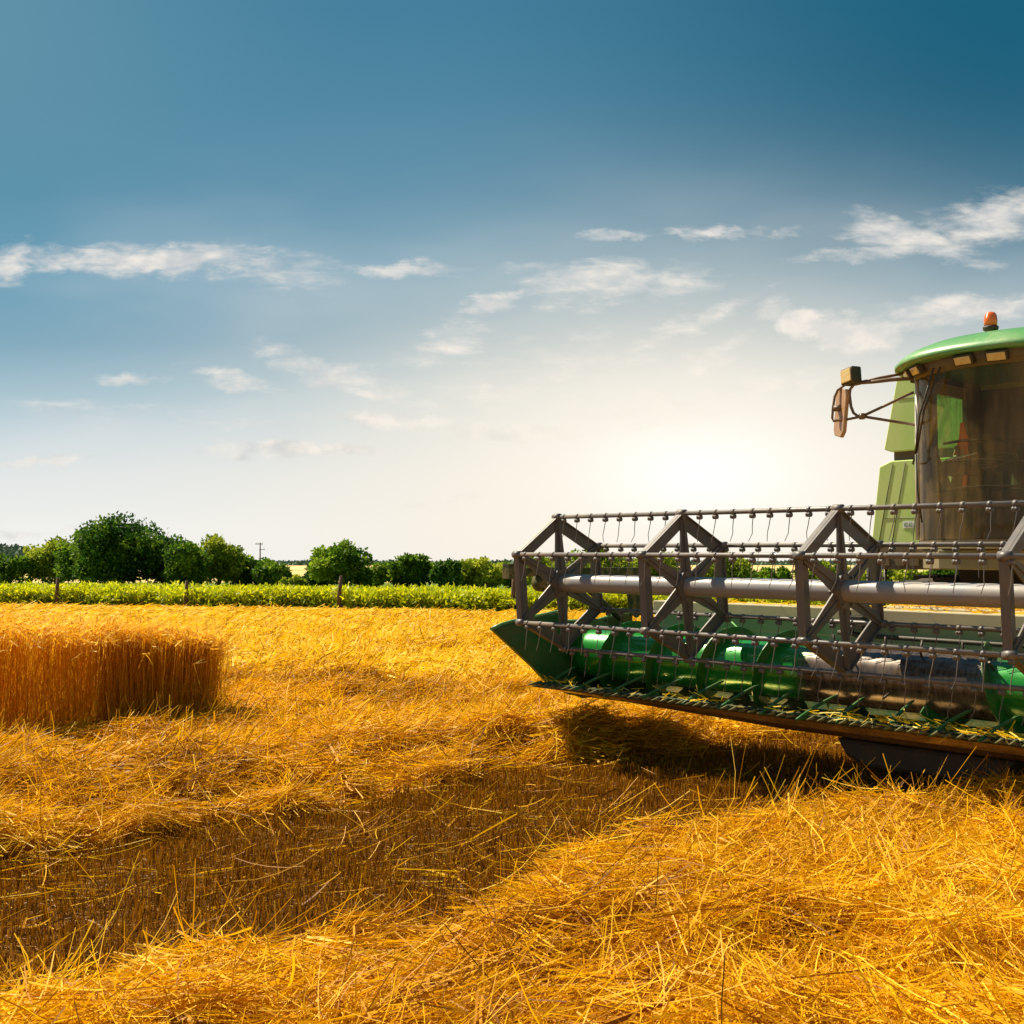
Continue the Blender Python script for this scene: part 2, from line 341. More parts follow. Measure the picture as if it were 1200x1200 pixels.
class MB:
    def __init__(s): s.v = []; s.f = []; s.sm = []

    def add(s, vs, fs, smooth=False):
        b = len(s.v); s.v += [tuple(map(float, q)) for q in vs]
        s.f += [tuple(b + i for i in f) for f in fs]; s.sm += [smooth] * len(fs); return s

    def box(s, a, b):
        (x0, y0, z0), (x1, y1, z1) = a, b
        return s.add([(x0, y0, z0), (x1, y0, z0), (x1, y1, z0), (x0, y1, z0), (x0, y0, z1), (x1, y0, z1), (x1, y1, z1), (x0, y1, z1)],
                     [(0, 3, 2, 1), (4, 5, 6, 7), (0, 1, 5, 4), (1, 2, 6, 5), (2, 3, 7, 6), (3, 0, 4, 7)])

    def obox(s, c, size, rot):
        """box centred at c, rotated by a Matrix/Euler"""
        m3 = rot.to_matrix() if hasattr(rot, 'to_matrix') else rot
        hx, hy, hz = [q / 2 for q in size]
        vs = [Vector(c) + m3 @ Vector((x * hx, y * hy, z * hz)) for z in (-1, 1) for x, y in ((-1, -1), (1, -1), (1, 1), (-1, 1))]
        return s.add(vs, [(0, 3, 2, 1), (4, 5, 6, 7), (0, 1, 5, 4), (1, 2, 6, 5), (2, 3, 7, 6), (3, 0, 4, 7)])

    def tube(s, pts, r, n=10, caps=True):
        P = [Vector(p) for p in pts]; rs = r if isinstance(r, (list, tuple)) else [r] * len(P)
        rings = []
        prev = None
        for i, p in enumerate(P):
            t = (P[min(i + 1, len(P) - 1)] - P[max(i - 1, 0)]).normalized()
            if prev is None:
                a = t.orthogonal().normalized()
            else:
                a = (prev - t * prev.dot(t)).normalized()
            prev = a; b = t.cross(a)
            rings.append([p + (a * math.cos(2 * PI * k / n) + b * math.sin(2 * PI * k / n)) * rs[i] for k in range(n)])
        vs = [v for rg in rings for v in rg]; fs = []
        for i in range(len(P) - 1):
            for k in range(n):
                fs.append((i * n + k, i * n + (k + 1) % n, (i + 1) * n + (k + 1) % n, (i + 1) * n + k))
        s.add(vs, fs, True)
        if caps:
            b = len(s.v) - len(vs)
            s.f += [tuple(b + k for k in range(n))[::-1], tuple(b + len(vs) - n + k for k in range(n))]; s.sm += [False, False]
        return s

    def prism(s, poly, axis, a, b):
        """polygon (2D list) in the plane normal to axis, extruded a..b along it"""
        def P(u, v, t):
            return {0: (t, u, v), 1: (u, t, v), 2: (u, v, t)}[axis]
        n = len(poly)
        vs = [P(u, v, a) for u, v in poly] + [P(u, v, b) for u, v in poly]
        fs = [tuple(range(n))[::-1], tuple(range(n, 2 * n))] + [(i, (i + 1) % n, n + (i + 1) % n, n + i) for i in range(n)]
        return s.add(vs, fs)

    def sheet(s, prof, x0, x1, th=.012, smooth=False):
        """open profile (y,z) swept along x, with thickness"""
        n = len(prof); nr = []
        for i in range(n):
            a = prof[max(i - 1, 0)]; b = prof[min(i + 1, n - 1)]
            t = Vector((b[0] - a[0], b[1] - a[1])).normalized(); nr.append((t.y * th, -t.x * th))
        out = [(p[0] + q[0], p[1] + q[1]) for p, q in zip(prof, nr)]
        return s.prism(list(prof) + out[::-1], 0, x0, x1)

    def lathe(s, c, prof, n=24, axis=2, smooth=True):
        vs = []
        for r_, t in prof:
            for k in range(n):
                a = 2 * PI * k / n; p = (r_ * math.cos(a), r_ * math.sin(a))
                q = {2: (p[0], p[1], t), 0: (t, p[0], p[1]), 1: (p[0], t, p[1])}[axis]
                vs.append((c[0] + q[0], c[1] + q[1], c[2] + q[2]))
        fs = [(i * n + k, i * n + (k + 1) % n, (i + 1) * n + (k + 1) % n, (i + 1) * n + k) for i in range(len(prof) - 1) for k in range(n)]
        s.add(vs, fs, smooth)
        b = len(s.v) - len(vs)
        for e in (0, len(prof) - 1):
            if prof[e][0] > 1e-4: s.f.append(tuple(b + e * n + k for k in range(n))); s.sm.append(False)
        return s

    def build(s, name, mat, parent=None, bevel=0.0, off=(0, 0, 0), recalc=True):
        V_ = np.array(s.v) + np.array(off)
        c = (V_.min(0) + V_.max(0)) / 2
        me = bpy.data.meshes.new(name); me.from_pydata((V_ - c).tolist(), [], s.f)
        me.polygons.foreach_set('use_smooth', s.sm); me.update()
        if recalc:
            import bmesh
            bm = bmesh.new(); bm.from_mesh(me); bmesh.ops.recalc_face_normals(bm, faces=bm.faces); bm.to_mesh(me); bm.free()
        me.materials.append(mat)
        o = bpy.data.objects.new(name, me); COL.objects.link(o)
        pc = CENTER.get(parent.name, (0, 0, 0)) if parent else (0, 0, 0)
        o.location = tuple(c[i] - pc[i] for i in range(3))
        if parent: o.parent = parent
        CENTER[o.name] = tuple(c)
        if bevel:
            b = o.modifiers.new('bevel', 'BEVEL'); b.width = bevel; b.segments = 2; b.limit_method = 'ANGLE'; b.angle_limit = R(40)
        return o


def empty(name, label, cat, loc=(0, 0, 0), rot=(0, 0, 0), group=None):
    o = bpy.data.objects.new(name, None); COL.objects.link(o); o.location = loc; o.rotation_euler = rot
    o.empty_display_size = .3; tag(o, label, cat, group); CENTER[o.name] = (0, 0, 0); return o


def tag(o, label=None, cat=None, group=None, kind=None):
    for k, v in (('label', label), ('category', cat), ('group', group), ('kind', kind)):
        if v: o[k] = v
    return o


def fastmesh(name, verts, quads, mat, tint=None, smooth=False):
    me = bpy.data.meshes.new(name)
    nv, nf = len(verts), len(quads)
    me.vertices.add(nv); me.vertices.foreach_set('co', np.ascontiguousarray(verts, dtype=np.float32).ravel())
    k = quads.shape[1]
    me.loops.add(nf * k); me.loops.foreach_set('vertex_index', np.ascontiguousarray(quads, dtype=np.int32).ravel())
    me.polygons.add(nf); me.polygons.foreach_set('loop_start', np.arange(0, nf * k, k, dtype=np.int32))
    me.polygons.foreach_set('loop_total', np.full(nf, k, dtype=np.int32))
    if smooth: me.polygons.foreach_set('use_smooth', np.ones(nf, dtype=bool))
    me.update(calc_edges=True)
    if tint is not None:
        a = me.attributes.new('tint', 'FLOAT', 'POINT'); a.data.foreach_set('value', np.ascontiguousarray(tint, dtype=np.float32))
    me.materials.append(mat)
    o = bpy.data.objects.new(name, me); COL.objects.link(o); CENTER[o.name] = (0, 0, 0); return o


# ------------------------------------------------------------------ numpy noise and the lie of the land
TAB = RNG.random((256, 256))


def vn(x, y):
    xi = np.floor(x).astype(int); yi = np.floor(y).astype(int); fx = x - xi; fy = y - yi
    fx = fx * fx * (3 - 2 * fx); fy = fy * fy * (3 - 2 * fy)
    A = TAB[xi % 256, yi % 256]; B = TAB[(xi + 1) % 256, yi % 256]; C_ = TAB[xi % 256, (yi + 1) % 256]; D = TAB[(xi + 1) % 256, (yi + 1) % 256]
    return (A * (1 - fx) + B * fx) * (1 - fy) + (C_ * (1 - fx) + D * fx) * fy


def fbm(x, y, o=3):
    r = 0; a = .5; t = 0
    for i in range(o):
        r = r + a * vn(x + 17.3 * i, y + 5.1 * i); t += a; x = x * 2.03; y = y * 2.03; a *= .5
    return r / t


def ss(a, b, x):
    t = np.clip((x - a) / (b - a), 0, 1); return t * t * (3 - 2 * t)


SA = (.677, -.736); TA = (.736, .677)


def ST(X, Y): return SA[0] * X + SA[1] * Y, TA[0] * X + TA[1] * Y


def fieldedge_y(X): return 37.8 - .375 * np.minimum(X, 16)


def swath(X, Y):
    """1 where cut straw lies, 0 on the bare stubble strip"""
    s, t = ST(X, Y); n = (fbm(t * .9 + 40, s * .9, 3) - .5)
    e = s - .32 * (1 - ss(1.0, 5.0, t)) + n * .9 + .35 * (fbm(X * 2.2, Y * 2.2, 2) - .5)
    strip = ss(-6.35, -5.95, e) * (1 - ss(-4.35, -4.05, e - .11 * np.clip(t - 1.5, 0, 9)))
    strip2 = ss(-.7, -.3, e)
    return 1 - np.maximum(strip, strip2)


def gz(X, Y):
    X = np.asarray(X, float); Y = np.asarray(Y, float)
    s, t = ST(X, Y); n = (fbm(t * .8 + 40, s * .8, 3) - .5)
    e = s - .32 * (1 - ss(1.0, 5.0, t)) + n * .6
    fore = ss(-4.4, -3.1, e - .11 * np.clip(t - 1.5, 0, 9)) * (1 - ss(-1.3, -.3, e)) * (.13 + .16 * (fbm(t * .7, s * .7 + 9, 2) - .5))
    mid = (1 - ss(-6.8, -6.05, e)) * ss(-8.9, -7.4, e) * (.12 + .26 * (fbm(t * .75 + 3, s * .75, 3) - .5))
    away = (1 - ss(-13, -10.0, e)) * (.12 * fbm(X * .45 + 8, Y * .45, 4) ** 1.3 + .06 * (0.5 + .5 * np.sin(s * 1.9 + 3 * fbm(X * .2, Y * .2, 2))))
    sw = swath(X, Y)
    tuft = sw * (.30 * (fbm(X * 3.1, Y * 3.1 + 20, 3) - .5) + .20 * (np.abs(fbm(X * 1.5 + 50, Y * 1.5, 2) - .5) - .1))
    z = fore + mid + away + tuft
    tuft = tuft * (1 - .75 * ss(-9.0, -10.2, s) * ss(-18, -16.5, s) * (1 - ss(6.2, 7.2, t)))
    pk_ = ss(.66, .80, fbm(X * 2.3 + 70, Y * 2.3 + 11, 2)) * sw
    tuft = tuft - .09 * pk_
    z = fore + mid + away + tuft
    wheat = ss(-9.8, -10.2, s) * ss(-17, -16, s) * (1 - ss(5.6, 6.0, t))
    z = z * (1 - wheat)
    fld = 1 - ss(-.6, .2, Y - fieldedge_y(X))
    return z * fld * ss(-12, -4, Y) * (1 - .6 * ss(18, 40, Y))


def gzmix(X, Y):
    z = gz(X, Y); return z


def grid(a, b, n, p):
    t = np.linspace(-1, 1, n); return a + b * np.sinh(p * t) / math.sinh(p)


gx = grid(0, 2500, 420, 8.2); gy = grid(8, 3200, 560, 8.0)
GX, GY = np.meshgrid(gx, gy, indexing='ij')
GZ = gz(GX, GY)
far_ = ss(110, 400, GY)
V3 = np.stack([GX, GY, GZ], -1).reshape(-1, 3)
i, j = np.meshgrid(np.arange(len(gx) - 1), np.arange(len(gy) - 1), indexing='ij')
q0 = (i * len(gy) + j).ravel(); Q = np.stack([q0, q0 + len(gy), q0 + len(gy) + 1, q0 + 1], -1)
tag(fastmesh('ground', V3, Q, M['ground'], smooth=True), kind='structure')


# ------------------------------------------------------------------ ribbons (straws, stems, leaves)
def ribbons(c, d, L, W, segs=2, bend=.12, side=None, taper=0.0, seed=0, tint=None):
    """c: base points (n,3); d: unit directions; L, W lengths and widths -> verts, quads, tint"""
    r = np.random.default_rng(seed); n = len(c)
    if side is None:
        side = r.normal(size=(n, 3))
    side = np.cross(d, side); side /= np.linalg.norm(side, axis=1, keepdims=True) + 1e-9
    bv = r.normal(size=(n, 3)); bv -= (bv * d).sum(1, keepdims=True) * d
    bv *= (np.abs(r.normal(size=(n, 1))) * bend)
    vs = []
    for k in range(segs + 1):
        t = k / segs
        p = c + d * (L * t)[:, None] + bv * (L * t * t)[:, None]
        wk = (W * .5 * (1 - taper * t))[:, None]
        vs += [p - side * wk, p + side * wk]
    Vv = np.stack(vs, 1).reshape(-1, 3)
    b = (np.arange(n) * (2 * (segs + 1)))[:, None]
    qs = [np.concatenate([b + 2 * k, b + 2 * k + 1, b + 2 * k + 3, b + 2 * k + 2], 1) for k in range(segs)]
    Qq = np.concatenate(qs, 0)
    if tint is None: tint = r.beta(3, 2.4, n)
    return Vv, Qq, np.repeat(tint, 2 * (segs + 1))


def merge(parts):
    V_, Q_, T_ = [], [], []; b = 0
    for v, q, t in parts:
        V_.append(v); Q_.append(q + b); T_.append(t); b += len(v)
    return np.concatenate(V_), np.concatenate(Q_), np.concatenate(T_)


def wedge(n, y0, y1, r, pad=1.2, pw=.5):
    Y = y0 + (y1 - y0) * r.random(n) ** pw if False else np.sqrt(y0 * y0 + (y1 * y1 - y0 * y0) * r.random(n))
    X = (r.random(n) * 2 - 1) * (.47 * Y + pad)
    return X, Y


def in_wheat(X, Y):
    s, t = ST(X, Y)
    return (s < -10.36) & (s > -16.4) & (t < 5.40 + .12 * np.sin(s * 7))


def lay(n, y0, y1, L, W, segs, seed, thick=.10, stand=.07, dens=None, bend=.12):
    r = np.random.default_rng(seed)
    X, Y = wedge(n, y0, y1, r)
    nc = max(1, n // 12); ci = r.integers(0, nc, n); cl_ = r.random(n) < .5
    X = np.where(cl_, X[ci] + r.normal(size=n) * .035 * (1 + Y * .03), X); Y = np.where(cl_, Y[ci] + r.normal(size=n) * .035 * (1 + Y * .03), Y)
    caz = (r.normal(size=nc) * .8)[ci]
    sw = swath(X, Y); k = r.random(n) < np.clip(sw ** 1.6, .028, 1) * (1 - .85 * ss(.66, .78, fbm(X * 2.3 + 70, Y * 2.3 + 11, 2)))
    k &= ~in_wheat(X, Y) & (Y < fieldedge_y(X) + .1)
    X, Y, sw, cl_, caz = X[k], Y[k], sw[k], cl_[k], caz[k]; n = len(X)
    clump = fbm(X * 2.0 + 31, Y * 2.0, 2)
    az = (clump * 7.0 - 3.2) + np.where(cl_, caz + r.normal(size=n) * .14, r.normal(size=n) * .8)                       # neighbours lie roughly alike
    pit = r.normal(size=n) * .17 + .03
    st = r.random(n) < stand * (.4 + 1.6 * fbm(X * 1.3, Y * 1.3, 2)); pit[st] = r.uniform(.3, 1.15, st.sum())
    d = np.stack([np.cos(az) * np.cos(pit), np.sin(az) * np.cos(pit), np.sin(pit)], -1)
    l = r.uniform(L[0], L[1], n) * np.where(st, .75, 1.0)
    ww = r.uniform(W[0], W[1], n); fl = r.random(n) < .13; ww[fl] *= r.uniform(1.6, 2.6, fl.sum()); l[fl] *= .6
    thick = thick * (1 - .5 * ss(18, 40, Y)); pit = pit * (1 - .75 * ss(18, 40, Y)); d = np.stack([np.cos(az) * np.cos(pit), np.sin(az) * np.cos(pit), np.sin(pit)], -1)
    z = gz(X, Y) + r.random(n) * thick * (.3 + .7 * sw) - .01
    c = np.stack([X, Y, z], -1)
    c = c - d * (l * .5)[:, None] * np.where(st, 0.1, 1.0)[:, None]
    # keep both ends out of the ground
    e = c + d * l[:, None]
    for q in (c,):
        q[:, 2] = np.maximum(q[:, 2], gz(q[:, 0], q[:, 1]) + .004)
    gz_e = gz(e[:, 0], e[:, 1]) + .004; low = (e[:, 2] < gz_e) & ~st
    e[low, 2] = gz_e[low] + r.random(low.sum()) * thick[low] * .6
    d = e - c; ln = np.linalg.norm(d, axis=1); d /= ln[:, None]
    depth = (z - gz(X, Y)) / thick
    t = np.clip(r.beta(2.6, 2.2, n) * .85 + .22 * (fbm(X * .8, Y * .8 + 7, 2) - .5) * 2 + .20 * (fbm(X * .22 + 5, Y * .5, 2) - .5) * ss(12, 22, Y) + .08 * (clump - .5), 0, 1)
    return ribbons(c, d, ln, ww, segs, bend, None, .15, seed + 1, t)


parts = [lay(120000, 2.9, 7.2, (.12, .46), (.0030, .0056), 4, 1, .14, .022, bend=.18),
         lay(230000, 7.0, 14.5, (.13, .45), (.0042, .0080), 3, 3, .12, .035, bend=.16)]
v_, q_, t_ = merge(parts)
tag(fastmesh('straw', v_, q_, M['straw'], t_), 'thick layer of golden cut straw lying in heaps over the near field', 'straw', kind='stuff')
parts = [lay(260000, 14.3, 28, (.16, .45), (.009, .017), 2, 5, .13, .10), lay(170000, 27.5, 52, (.2, .5), (.014, .026), 1, 7, .15, .12)]
v_, q_, t_ = merge(parts)
tag(fastmesh('straw', v_, q_, M['straw_pale'], t_), 'loose pale gold straw spread over the far field up to the green crop', 'straw', kind='stuff')

# stubble: short cut stalks in drill rows
r = np.random.default_rng(21)
pp = []
for (n, y0, y1, wd, sg) in ((150000, 3.4, 9.5, (.003, .0055), 1), (140000, 9.5, 17, (.005, .009), 1)):
    X, Y = wedge(n, y0, y1, r)
    s, t = ST(X, Y); s2 = np.round(s / .125) * .125 + r.normal(size=n) * .016
    X = X + (s2 - s) * SA[0]; Y = Y + (s2 - s) * SA[1]
    k = (swath(X, Y) < .75) & ~in_wheat(X, Y); X, Y = X[k], Y[k]; n = len(X)
    d = np.stack([r.normal(size=n) * .16, r.normal(size=n) * .16, np.ones(n)], -1); d /= np.linalg.norm(d, axis=1, keepdims=True)
    l = r.uniform(.035, .095, n) * (.7 + .6 * fbm(X * 2, Y * 2, 2))
    yy = np.clip((Y - 7.5) / 4, 0, 1)
    pp.append(ribbons(np.stack([X, Y, gz(X, Y) - .01], -1), d, l, r.uniform(*wd, n), sg, .05, None, .1, 33, np.clip(r.beta(2, 2.6, n) + .1 * yy, 0, 1)))
# chaff lying between
X, Y = wedge(200000, 3.4, 14, r); k = swath(X, Y) < .8; X, Y = X[k], Y[k]; n = len(X)
az = r.random(n) * 6.28; d = np.stack([np.cos(az), np.sin(az), r.normal(size=n) * .15], -1)
pp.append(ribbons(np.stack([X, Y, gz(X, Y) + .006 + r.random(n) * .02], -1), d, r.uniform(.015, .06, n), r.uniform(.003, .006, n), 1, .1, None, 0, 35, r.beta(2, 3, n)))
v_, q_, t_ = merge(pp)
tag(fastmesh('stubble', v_, q_, M['stubble'], t_), 'brown cut stubble stalks in the bare strip between the straw heaps', 'stubble', kind='stuff')

# standing wheat at the left
r = np.random.default_rng(5)
n = 30000
s = np.concatenate([-10.34 - 6 * r.random(n) ** 1.4, -10.34 - .35 * r.random(9000), -10.34 + .12 * np.abs(r.normal(size=900))]); n = len(s)
t = 5.45 - r.random(n) * np.where(r.random(n) < .10, 1.0, 11.5); tl = r.random(n) < .035; t[tl] = 5.35 + np.abs(r.normal(size=tl.sum())) * .16
t += .15 * (vn(s * 2.0, s * 0 + 3.3) - .5); s += .22 * (vn(t * 1.7, t * 0) - .5)
X = SA[0] * s + TA[0] * t; Y = SA[1] * s + TA[1] * t
hgt = .80 + .17 * fbm(X * 1.1, Y * 1.1, 3) + r.normal(size=n) * .055
edge_ = np.clip((5.5 - t) / .8, 0, 1)
hgt *= .88 + .12 * edge_; hgt += .08 * (vn(X * 3.5, Y * 3.5) - .5)
ln_ = np.where(r.random(n) < .12, .20, .055); d = np.stack([r.normal(size=n) * ln_ + .05 * (1 - edge_), r.normal(size=n) * ln_, np.ones(n)], -1); d /= np.linalg.norm(d, axis=1, keepdims=True)
c0 = np.stack([X, Y, np.zeros(n)], -1)
tt = np.clip(r.beta(2.2, 2.4, n), 0, 1)
stems = ribbons(c0, d, hgt, r.uniform(.0035, .006, n), 3, .03, None, .2, 51, tt * .8)
top = c0 + d * hgt[:, None]
az = r.normal(size=n) * 1.1 + .4; nod = r.uniform(-.9, .9, n)
de = np.stack([np.cos(az) * np.cos(nod), np.sin(az) * np.cos(nod), np.sin(nod)], -1)
top = top - d * .012
ears = ribbons(top, de, r.uniform(.06, .095, n), r.uniform(.010, .015, n), 2, .25, None, .45, 53, .45 + .55 * tt)
aw = []
for kk in range(3):
    da = de + r.normal(size=(n, 3)) * .22; da /= np.linalg.norm(da, axis=1, keepdims=True)
    aw.append(ribbons(top + de * .03, da, r.uniform(.07, .13, n), np.full(n, .0022), 1, .05, None, .8, 60 + kk, .6 + .4 * tt))
lv = r.random(n) < .45; nl = lv.sum()
dl_ = np.stack([r.normal(size=nl), r.normal(size=nl), r.normal(size=nl) * .6 + .1], -1); dl_ /= np.linalg.norm(dl_, axis=1, keepdims=True)
leaves = ribbons((c0 + d * (hgt * r.uniform(.15, .8, n))[:, None])[lv], dl_, r.uniform(.06, .18, nl), r.uniform(.004, .008, nl), 2, .5, None, .7, 71, tt[lv] * .7)
v_, q_, t_ = merge([stems, ears, leaves] + aw)
tag(fastmesh('wheat', v_, q_, M['wheat'], t_), 'uncut block of standing ripe wheat with bearded ears at the left edge', 'wheat', kind='stuff')

# green row crop behind the straw field
r = np.random.default_rng(9)
pc = []; NPL = 5200
X = r.uniform(-42, 42, NPL); row = r.integers(0, 9, NPL) ** 1.0; row[: NPL // 3] = 0
Yp = fieldedge_y(X) + .5 + row * 1.0 + r.normal(size=NPL) * .18
hp = .50 + .26 * fbm(X * 1.1, row * 3.7, 2) + r.normal(size=NPL) * .07
K = 46
cx3 = np.repeat(X, K) + r.normal(size=NPL * K) * .17; cy3 = np.repeat(Yp, K) + r.normal(size=NPL * K) * .17
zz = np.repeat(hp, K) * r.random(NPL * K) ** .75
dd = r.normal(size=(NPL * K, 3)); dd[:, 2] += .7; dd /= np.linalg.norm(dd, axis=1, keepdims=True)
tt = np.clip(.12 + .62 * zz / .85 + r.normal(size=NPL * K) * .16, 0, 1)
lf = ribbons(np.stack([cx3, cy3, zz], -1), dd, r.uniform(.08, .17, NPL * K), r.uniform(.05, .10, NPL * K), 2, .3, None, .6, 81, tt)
ns_ = 9000
Xs = r.uniform(-42, 42, ns_); Ys = fieldedge_y(Xs) + 8.9 + r.normal(size=ns_) * .8
dd = np.stack([r.normal(size=ns_) * .15, r.normal(size=ns_) * .15, np.ones(ns_)], -1); dd /= np.linalg.norm(dd, axis=1, keepdims=True)
sp_ = ribbons(np.stack([Xs, Ys, np.full(ns_, .35)], -1), dd, r.uniform(.15, .42, ns_) * (.4 + .9 * vn(Xs * .6, Xs * 0)), r.uniform(.03, .06, ns_), 2, .1, None, .5, 83, r.uniform(.6, 1, ns_))
v_, q_, t_ = merge([lf, sp_])
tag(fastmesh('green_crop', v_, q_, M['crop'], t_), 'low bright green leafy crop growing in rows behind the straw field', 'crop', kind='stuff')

# ------------------------------------------------------------------ trees and bushes


def crown_mesh(c, rx, ry, rz, nleaf, size, seed, pointed=0.0, sparse=.0):
    r = np.random.default_rng(seed); nb = int(16 + nleaf / 420)
    # clumps through the volume
    u = r.normal(size=(nb, 3)); u /= np.linalg.norm(u, axis=1, keepdims=True); rad = r.random(nb) ** .42 * .74
    bc = u * rad[:, None] * np.array([rx, ry, rz])
    bc[:, 2] += pointed * rz * .25 * (1 - np.abs(bc[:, 0] / rx))
    br = r.uniform(.26, .48, nb) * min(rx, rz)
    idx = r.integers(0, nb, nleaf); w_ = br ** 2
    idx = r.choice(nb, nleaf, p=w_ / w_.sum())
    n3 = r.normal(size=(nleaf, 3)); n3 /= np.linalg.norm(n3, axis=1, keepdims=True)
    rr_ = br[idx] * (.55 + .5 * r.random(nleaf) ** .6) * (1 + .12 * r.normal(size=nleaf))
    p = bc[idx] + n3 * rr_[:, None] * np.array([1, 1, .85])
    d = n3 * .6 + r.normal(size=(nleaf, 3)) * .8; d /= np.linalg.norm(d, axis=1, keepdims=True)
    cl = r.random(nb)
    t = np.clip(.10 + .78 * cl[idx] + r.normal(size=nleaf) * .17, 0, 1)
    L = r.uniform(.6, 1.3, nleaf) * size
    vq = ribbons(p + np.array(c), d, L, L * r.uniform(.5, .9, nleaf), 1, .1, None, .4, seed + 9, t)
    return vq, bc + np.array(c)


def tree(px, topy, hw, Y, kind, label, seed, nleaf=5200, trunk=.5, base=692, pointed=0.0, size=.21):
    X = (px - 600) / 1360.0 * Y; zt = CAM_H + (665 - topy) / 1360.0 * Y
    rx = hw / 1360.0 * Y * 1.22; zb = -.15; nleaf = int(nleaf * 1.25)
    o = empty('broadleaf_tree' if zt > 2.6 else 'bush', label, 'tree' if zt > 2.6 else 'bush', (X, Y, 0), group='trees and bushes along the field edge')
    cz = (zt + zb) / 2; rz = (zt - zb) / 2
    vq, bc = crown_mesh((0, 0, cz), rx, rx * .9, rz, nleaf, size, seed, pointed)
    cm = fastmesh('crown', vq[0], vq[1], M[kind], vq[2]); cm.parent = o
    mb = MB(); rr = random.Random(seed)
    mb.tube([(0, 0, -.1), (rr.uniform(-.1, .1), 0, cz * .6), (rr.uniform(-.2, .2), 0, cz * 1.25)], [.09 + zt * .022, .06 + zt * .014, .03], 8)
    for b in bc[:9]:
        z0 = rr.uniform(.3, .9) * cz
        mid = (b[0] * .45, b[1] * .45, z0 + (b[2] - z0) * .6)
        mb.tube([(0, 0, z0), mid, tuple(b)], [.05, .035, .012], 5)
    mb.build('trunk', M['bark'], o, recalc=False)
    return o


TREES = [
    (14, 650, 34, 86, 'leaf_mid', 'green bush at the left frame edge before the wooded hill', 3000, 0),
    (66, 634, 40, 88, 'leaf_light', 'feathery light green tree left of the tallest dark tree', 5200, .3),
    (100, 622, 34, 84, 'leaf_mid', 'mid green tree merging into the left flank of the tallest tree', 4500, 0),
    (139, 605, 58, 82, 'leaf_dark', 'tallest tree, a broad dark green domed crown', 14000, .2),
    (193, 625, 26, 83, 'leaf_dark', 'narrow dark tree touching the right side of the tallest tree', 5000, .4),
    (222, 634, 26, 80, 'leaf_mid', 'yellow green topped tree right of the narrow dark tree', 4200, .3),
    (257, 632, 27, 82, 'leaf_light', 'sunlit tree with a pointed yellow green top', 4600, .9),
    (289, 644, 30, 84, 'leaf_mid', 'rounded tree just left of the power pole', 4200, 0),
    (318, 656, 22, 82, 'leaf_mid', 'small bush below the power pole', 2600, 0),
    (345, 676, 16, 78, 'leaf_light', 'low yellowish bush in the gap before the tan field', 1400, 0),
    (399, 639, 32, 76, 'leaf_mid', 'separate tree with a pointed crown right of the tan field gap', 6000, 1.0),
    (376, 655, 20, 80, 'leaf_dark', 'dark bush at the left foot of the pointed separate tree', 2800, 0),
    (430, 664, 18, 84, 'leaf_mid', 'low bush between the pointed tree and the wide one', 1800, 0),
    (474, 650, 40, 78, 'leaf_mid', 'wide rounded tree in the middle of the tree line', 6500, 0),
    (524, 657, 17, 76, 'leaf_dark', 'slim dark bush between two wide rounded trees', 2600, .6),
    (566, 650, 30, 80, 'leaf_light', 'olive green rounded tree left of the header tip', 5200, .2),
    (604, 657, 22, 84, 'leaf_mid', 'tree seen behind the left end of the reel', 3200, 0),
    (640, 652, 26, 80, 'leaf_light', 'pale tree behind the first reel spider', 3800, 0),
    (700, 642, 46, 82, 'leaf_light', 'wide pale tree seen through the first bay of the reel', 7000, 0),
    (772, 646, 36, 84, 'leaf_light', 'pale tree behind the second reel spider', 5000, 0),
    (852, 645, 36, 86, 'leaf_light', 'low round tree seen through the second bay of the reel', 3600, 0),
    (905, 663, 38, 88, 'leaf_mid', 'low hedge like bush before the third reel spider', 3000, 0),
    (968, 657, 34, 84, 'leaf_light', 'bush seen right behind the third reel spider', 3200, 0),
    (1040, 662, 40, 80, 'leaf_light', 'bush seen below the cab platform', 3400, 0),
    (1120, 655, 46, 84, 'leaf_mid', 'tree hidden mostly behind the combine cab', 3400, 0),
    (-60, 640, 48, 90, 'leaf_mid', 'tree just outside the left edge of the view', 3600, 0),
]
for k, (px, ty, hw, Y, kd, lb, nl_, pt) in enumerate(TREES):
    tree(px, ty, hw, Y, kd, lb, 100 + k, nl_, pointed=pt)

# hills and far wood
hx = np.linspace(-700, 700, 160); hy = np.linspace(560, 1100, 40)
HX, HY = np.meshgrid(hx, hy, indexing='ij')
HZ = (ss(-520, -330, -HX * 0 - np.abs(HX + 150) * .9 + 0) * 3.0) * np.sin(PI * np.clip((HY - 560) / 540, 0, 1)) - .4 + fbm(HX * .01, HY * .01, 2) * .8
HV = np.stack([HX, HY, HZ], -1).reshape(-1, 3)
i, j = np.meshgrid(np.arange(159), np.arange(39), indexing='ij'); q0 = (i * 40 + j).ravel()
tag(fastmesh('distant_field', HV, np.stack([q0, q0 + 40, q0 + 41, q0 + 1], -1), M['tan'], smooth=True), kind='structure')
r = np.random.default_rng(77)
n = 60000
Xw = r.uniform(-620, 700, n); Yw = r.uniform(900, 1000, n)
lefth = ss(-360, -430, Xw) * 15
hh = (3.2 + 3.5 * fbm(Xw * .03, Yw * .03, 3) + lefth) * r.random(n) ** .4
d = r.normal(size=(n, 3)); d /= np.linalg.norm(d, axis=1, keepdims=True)
vq = ribbons(np.stack([Xw, Yw, hh], -1), d, r.uniform(1.5, 3.2, n), r.uniform(1.2, 2.4, n), 1, .1, None, .2, 78, r.beta(2, 2, n))
tag(fastmesh('distant_woods', *vq[:2], M['farwood'], vq[2]), 'bluish wooded ridge on the horizon behind the trees', 'woods', kind='stuff')

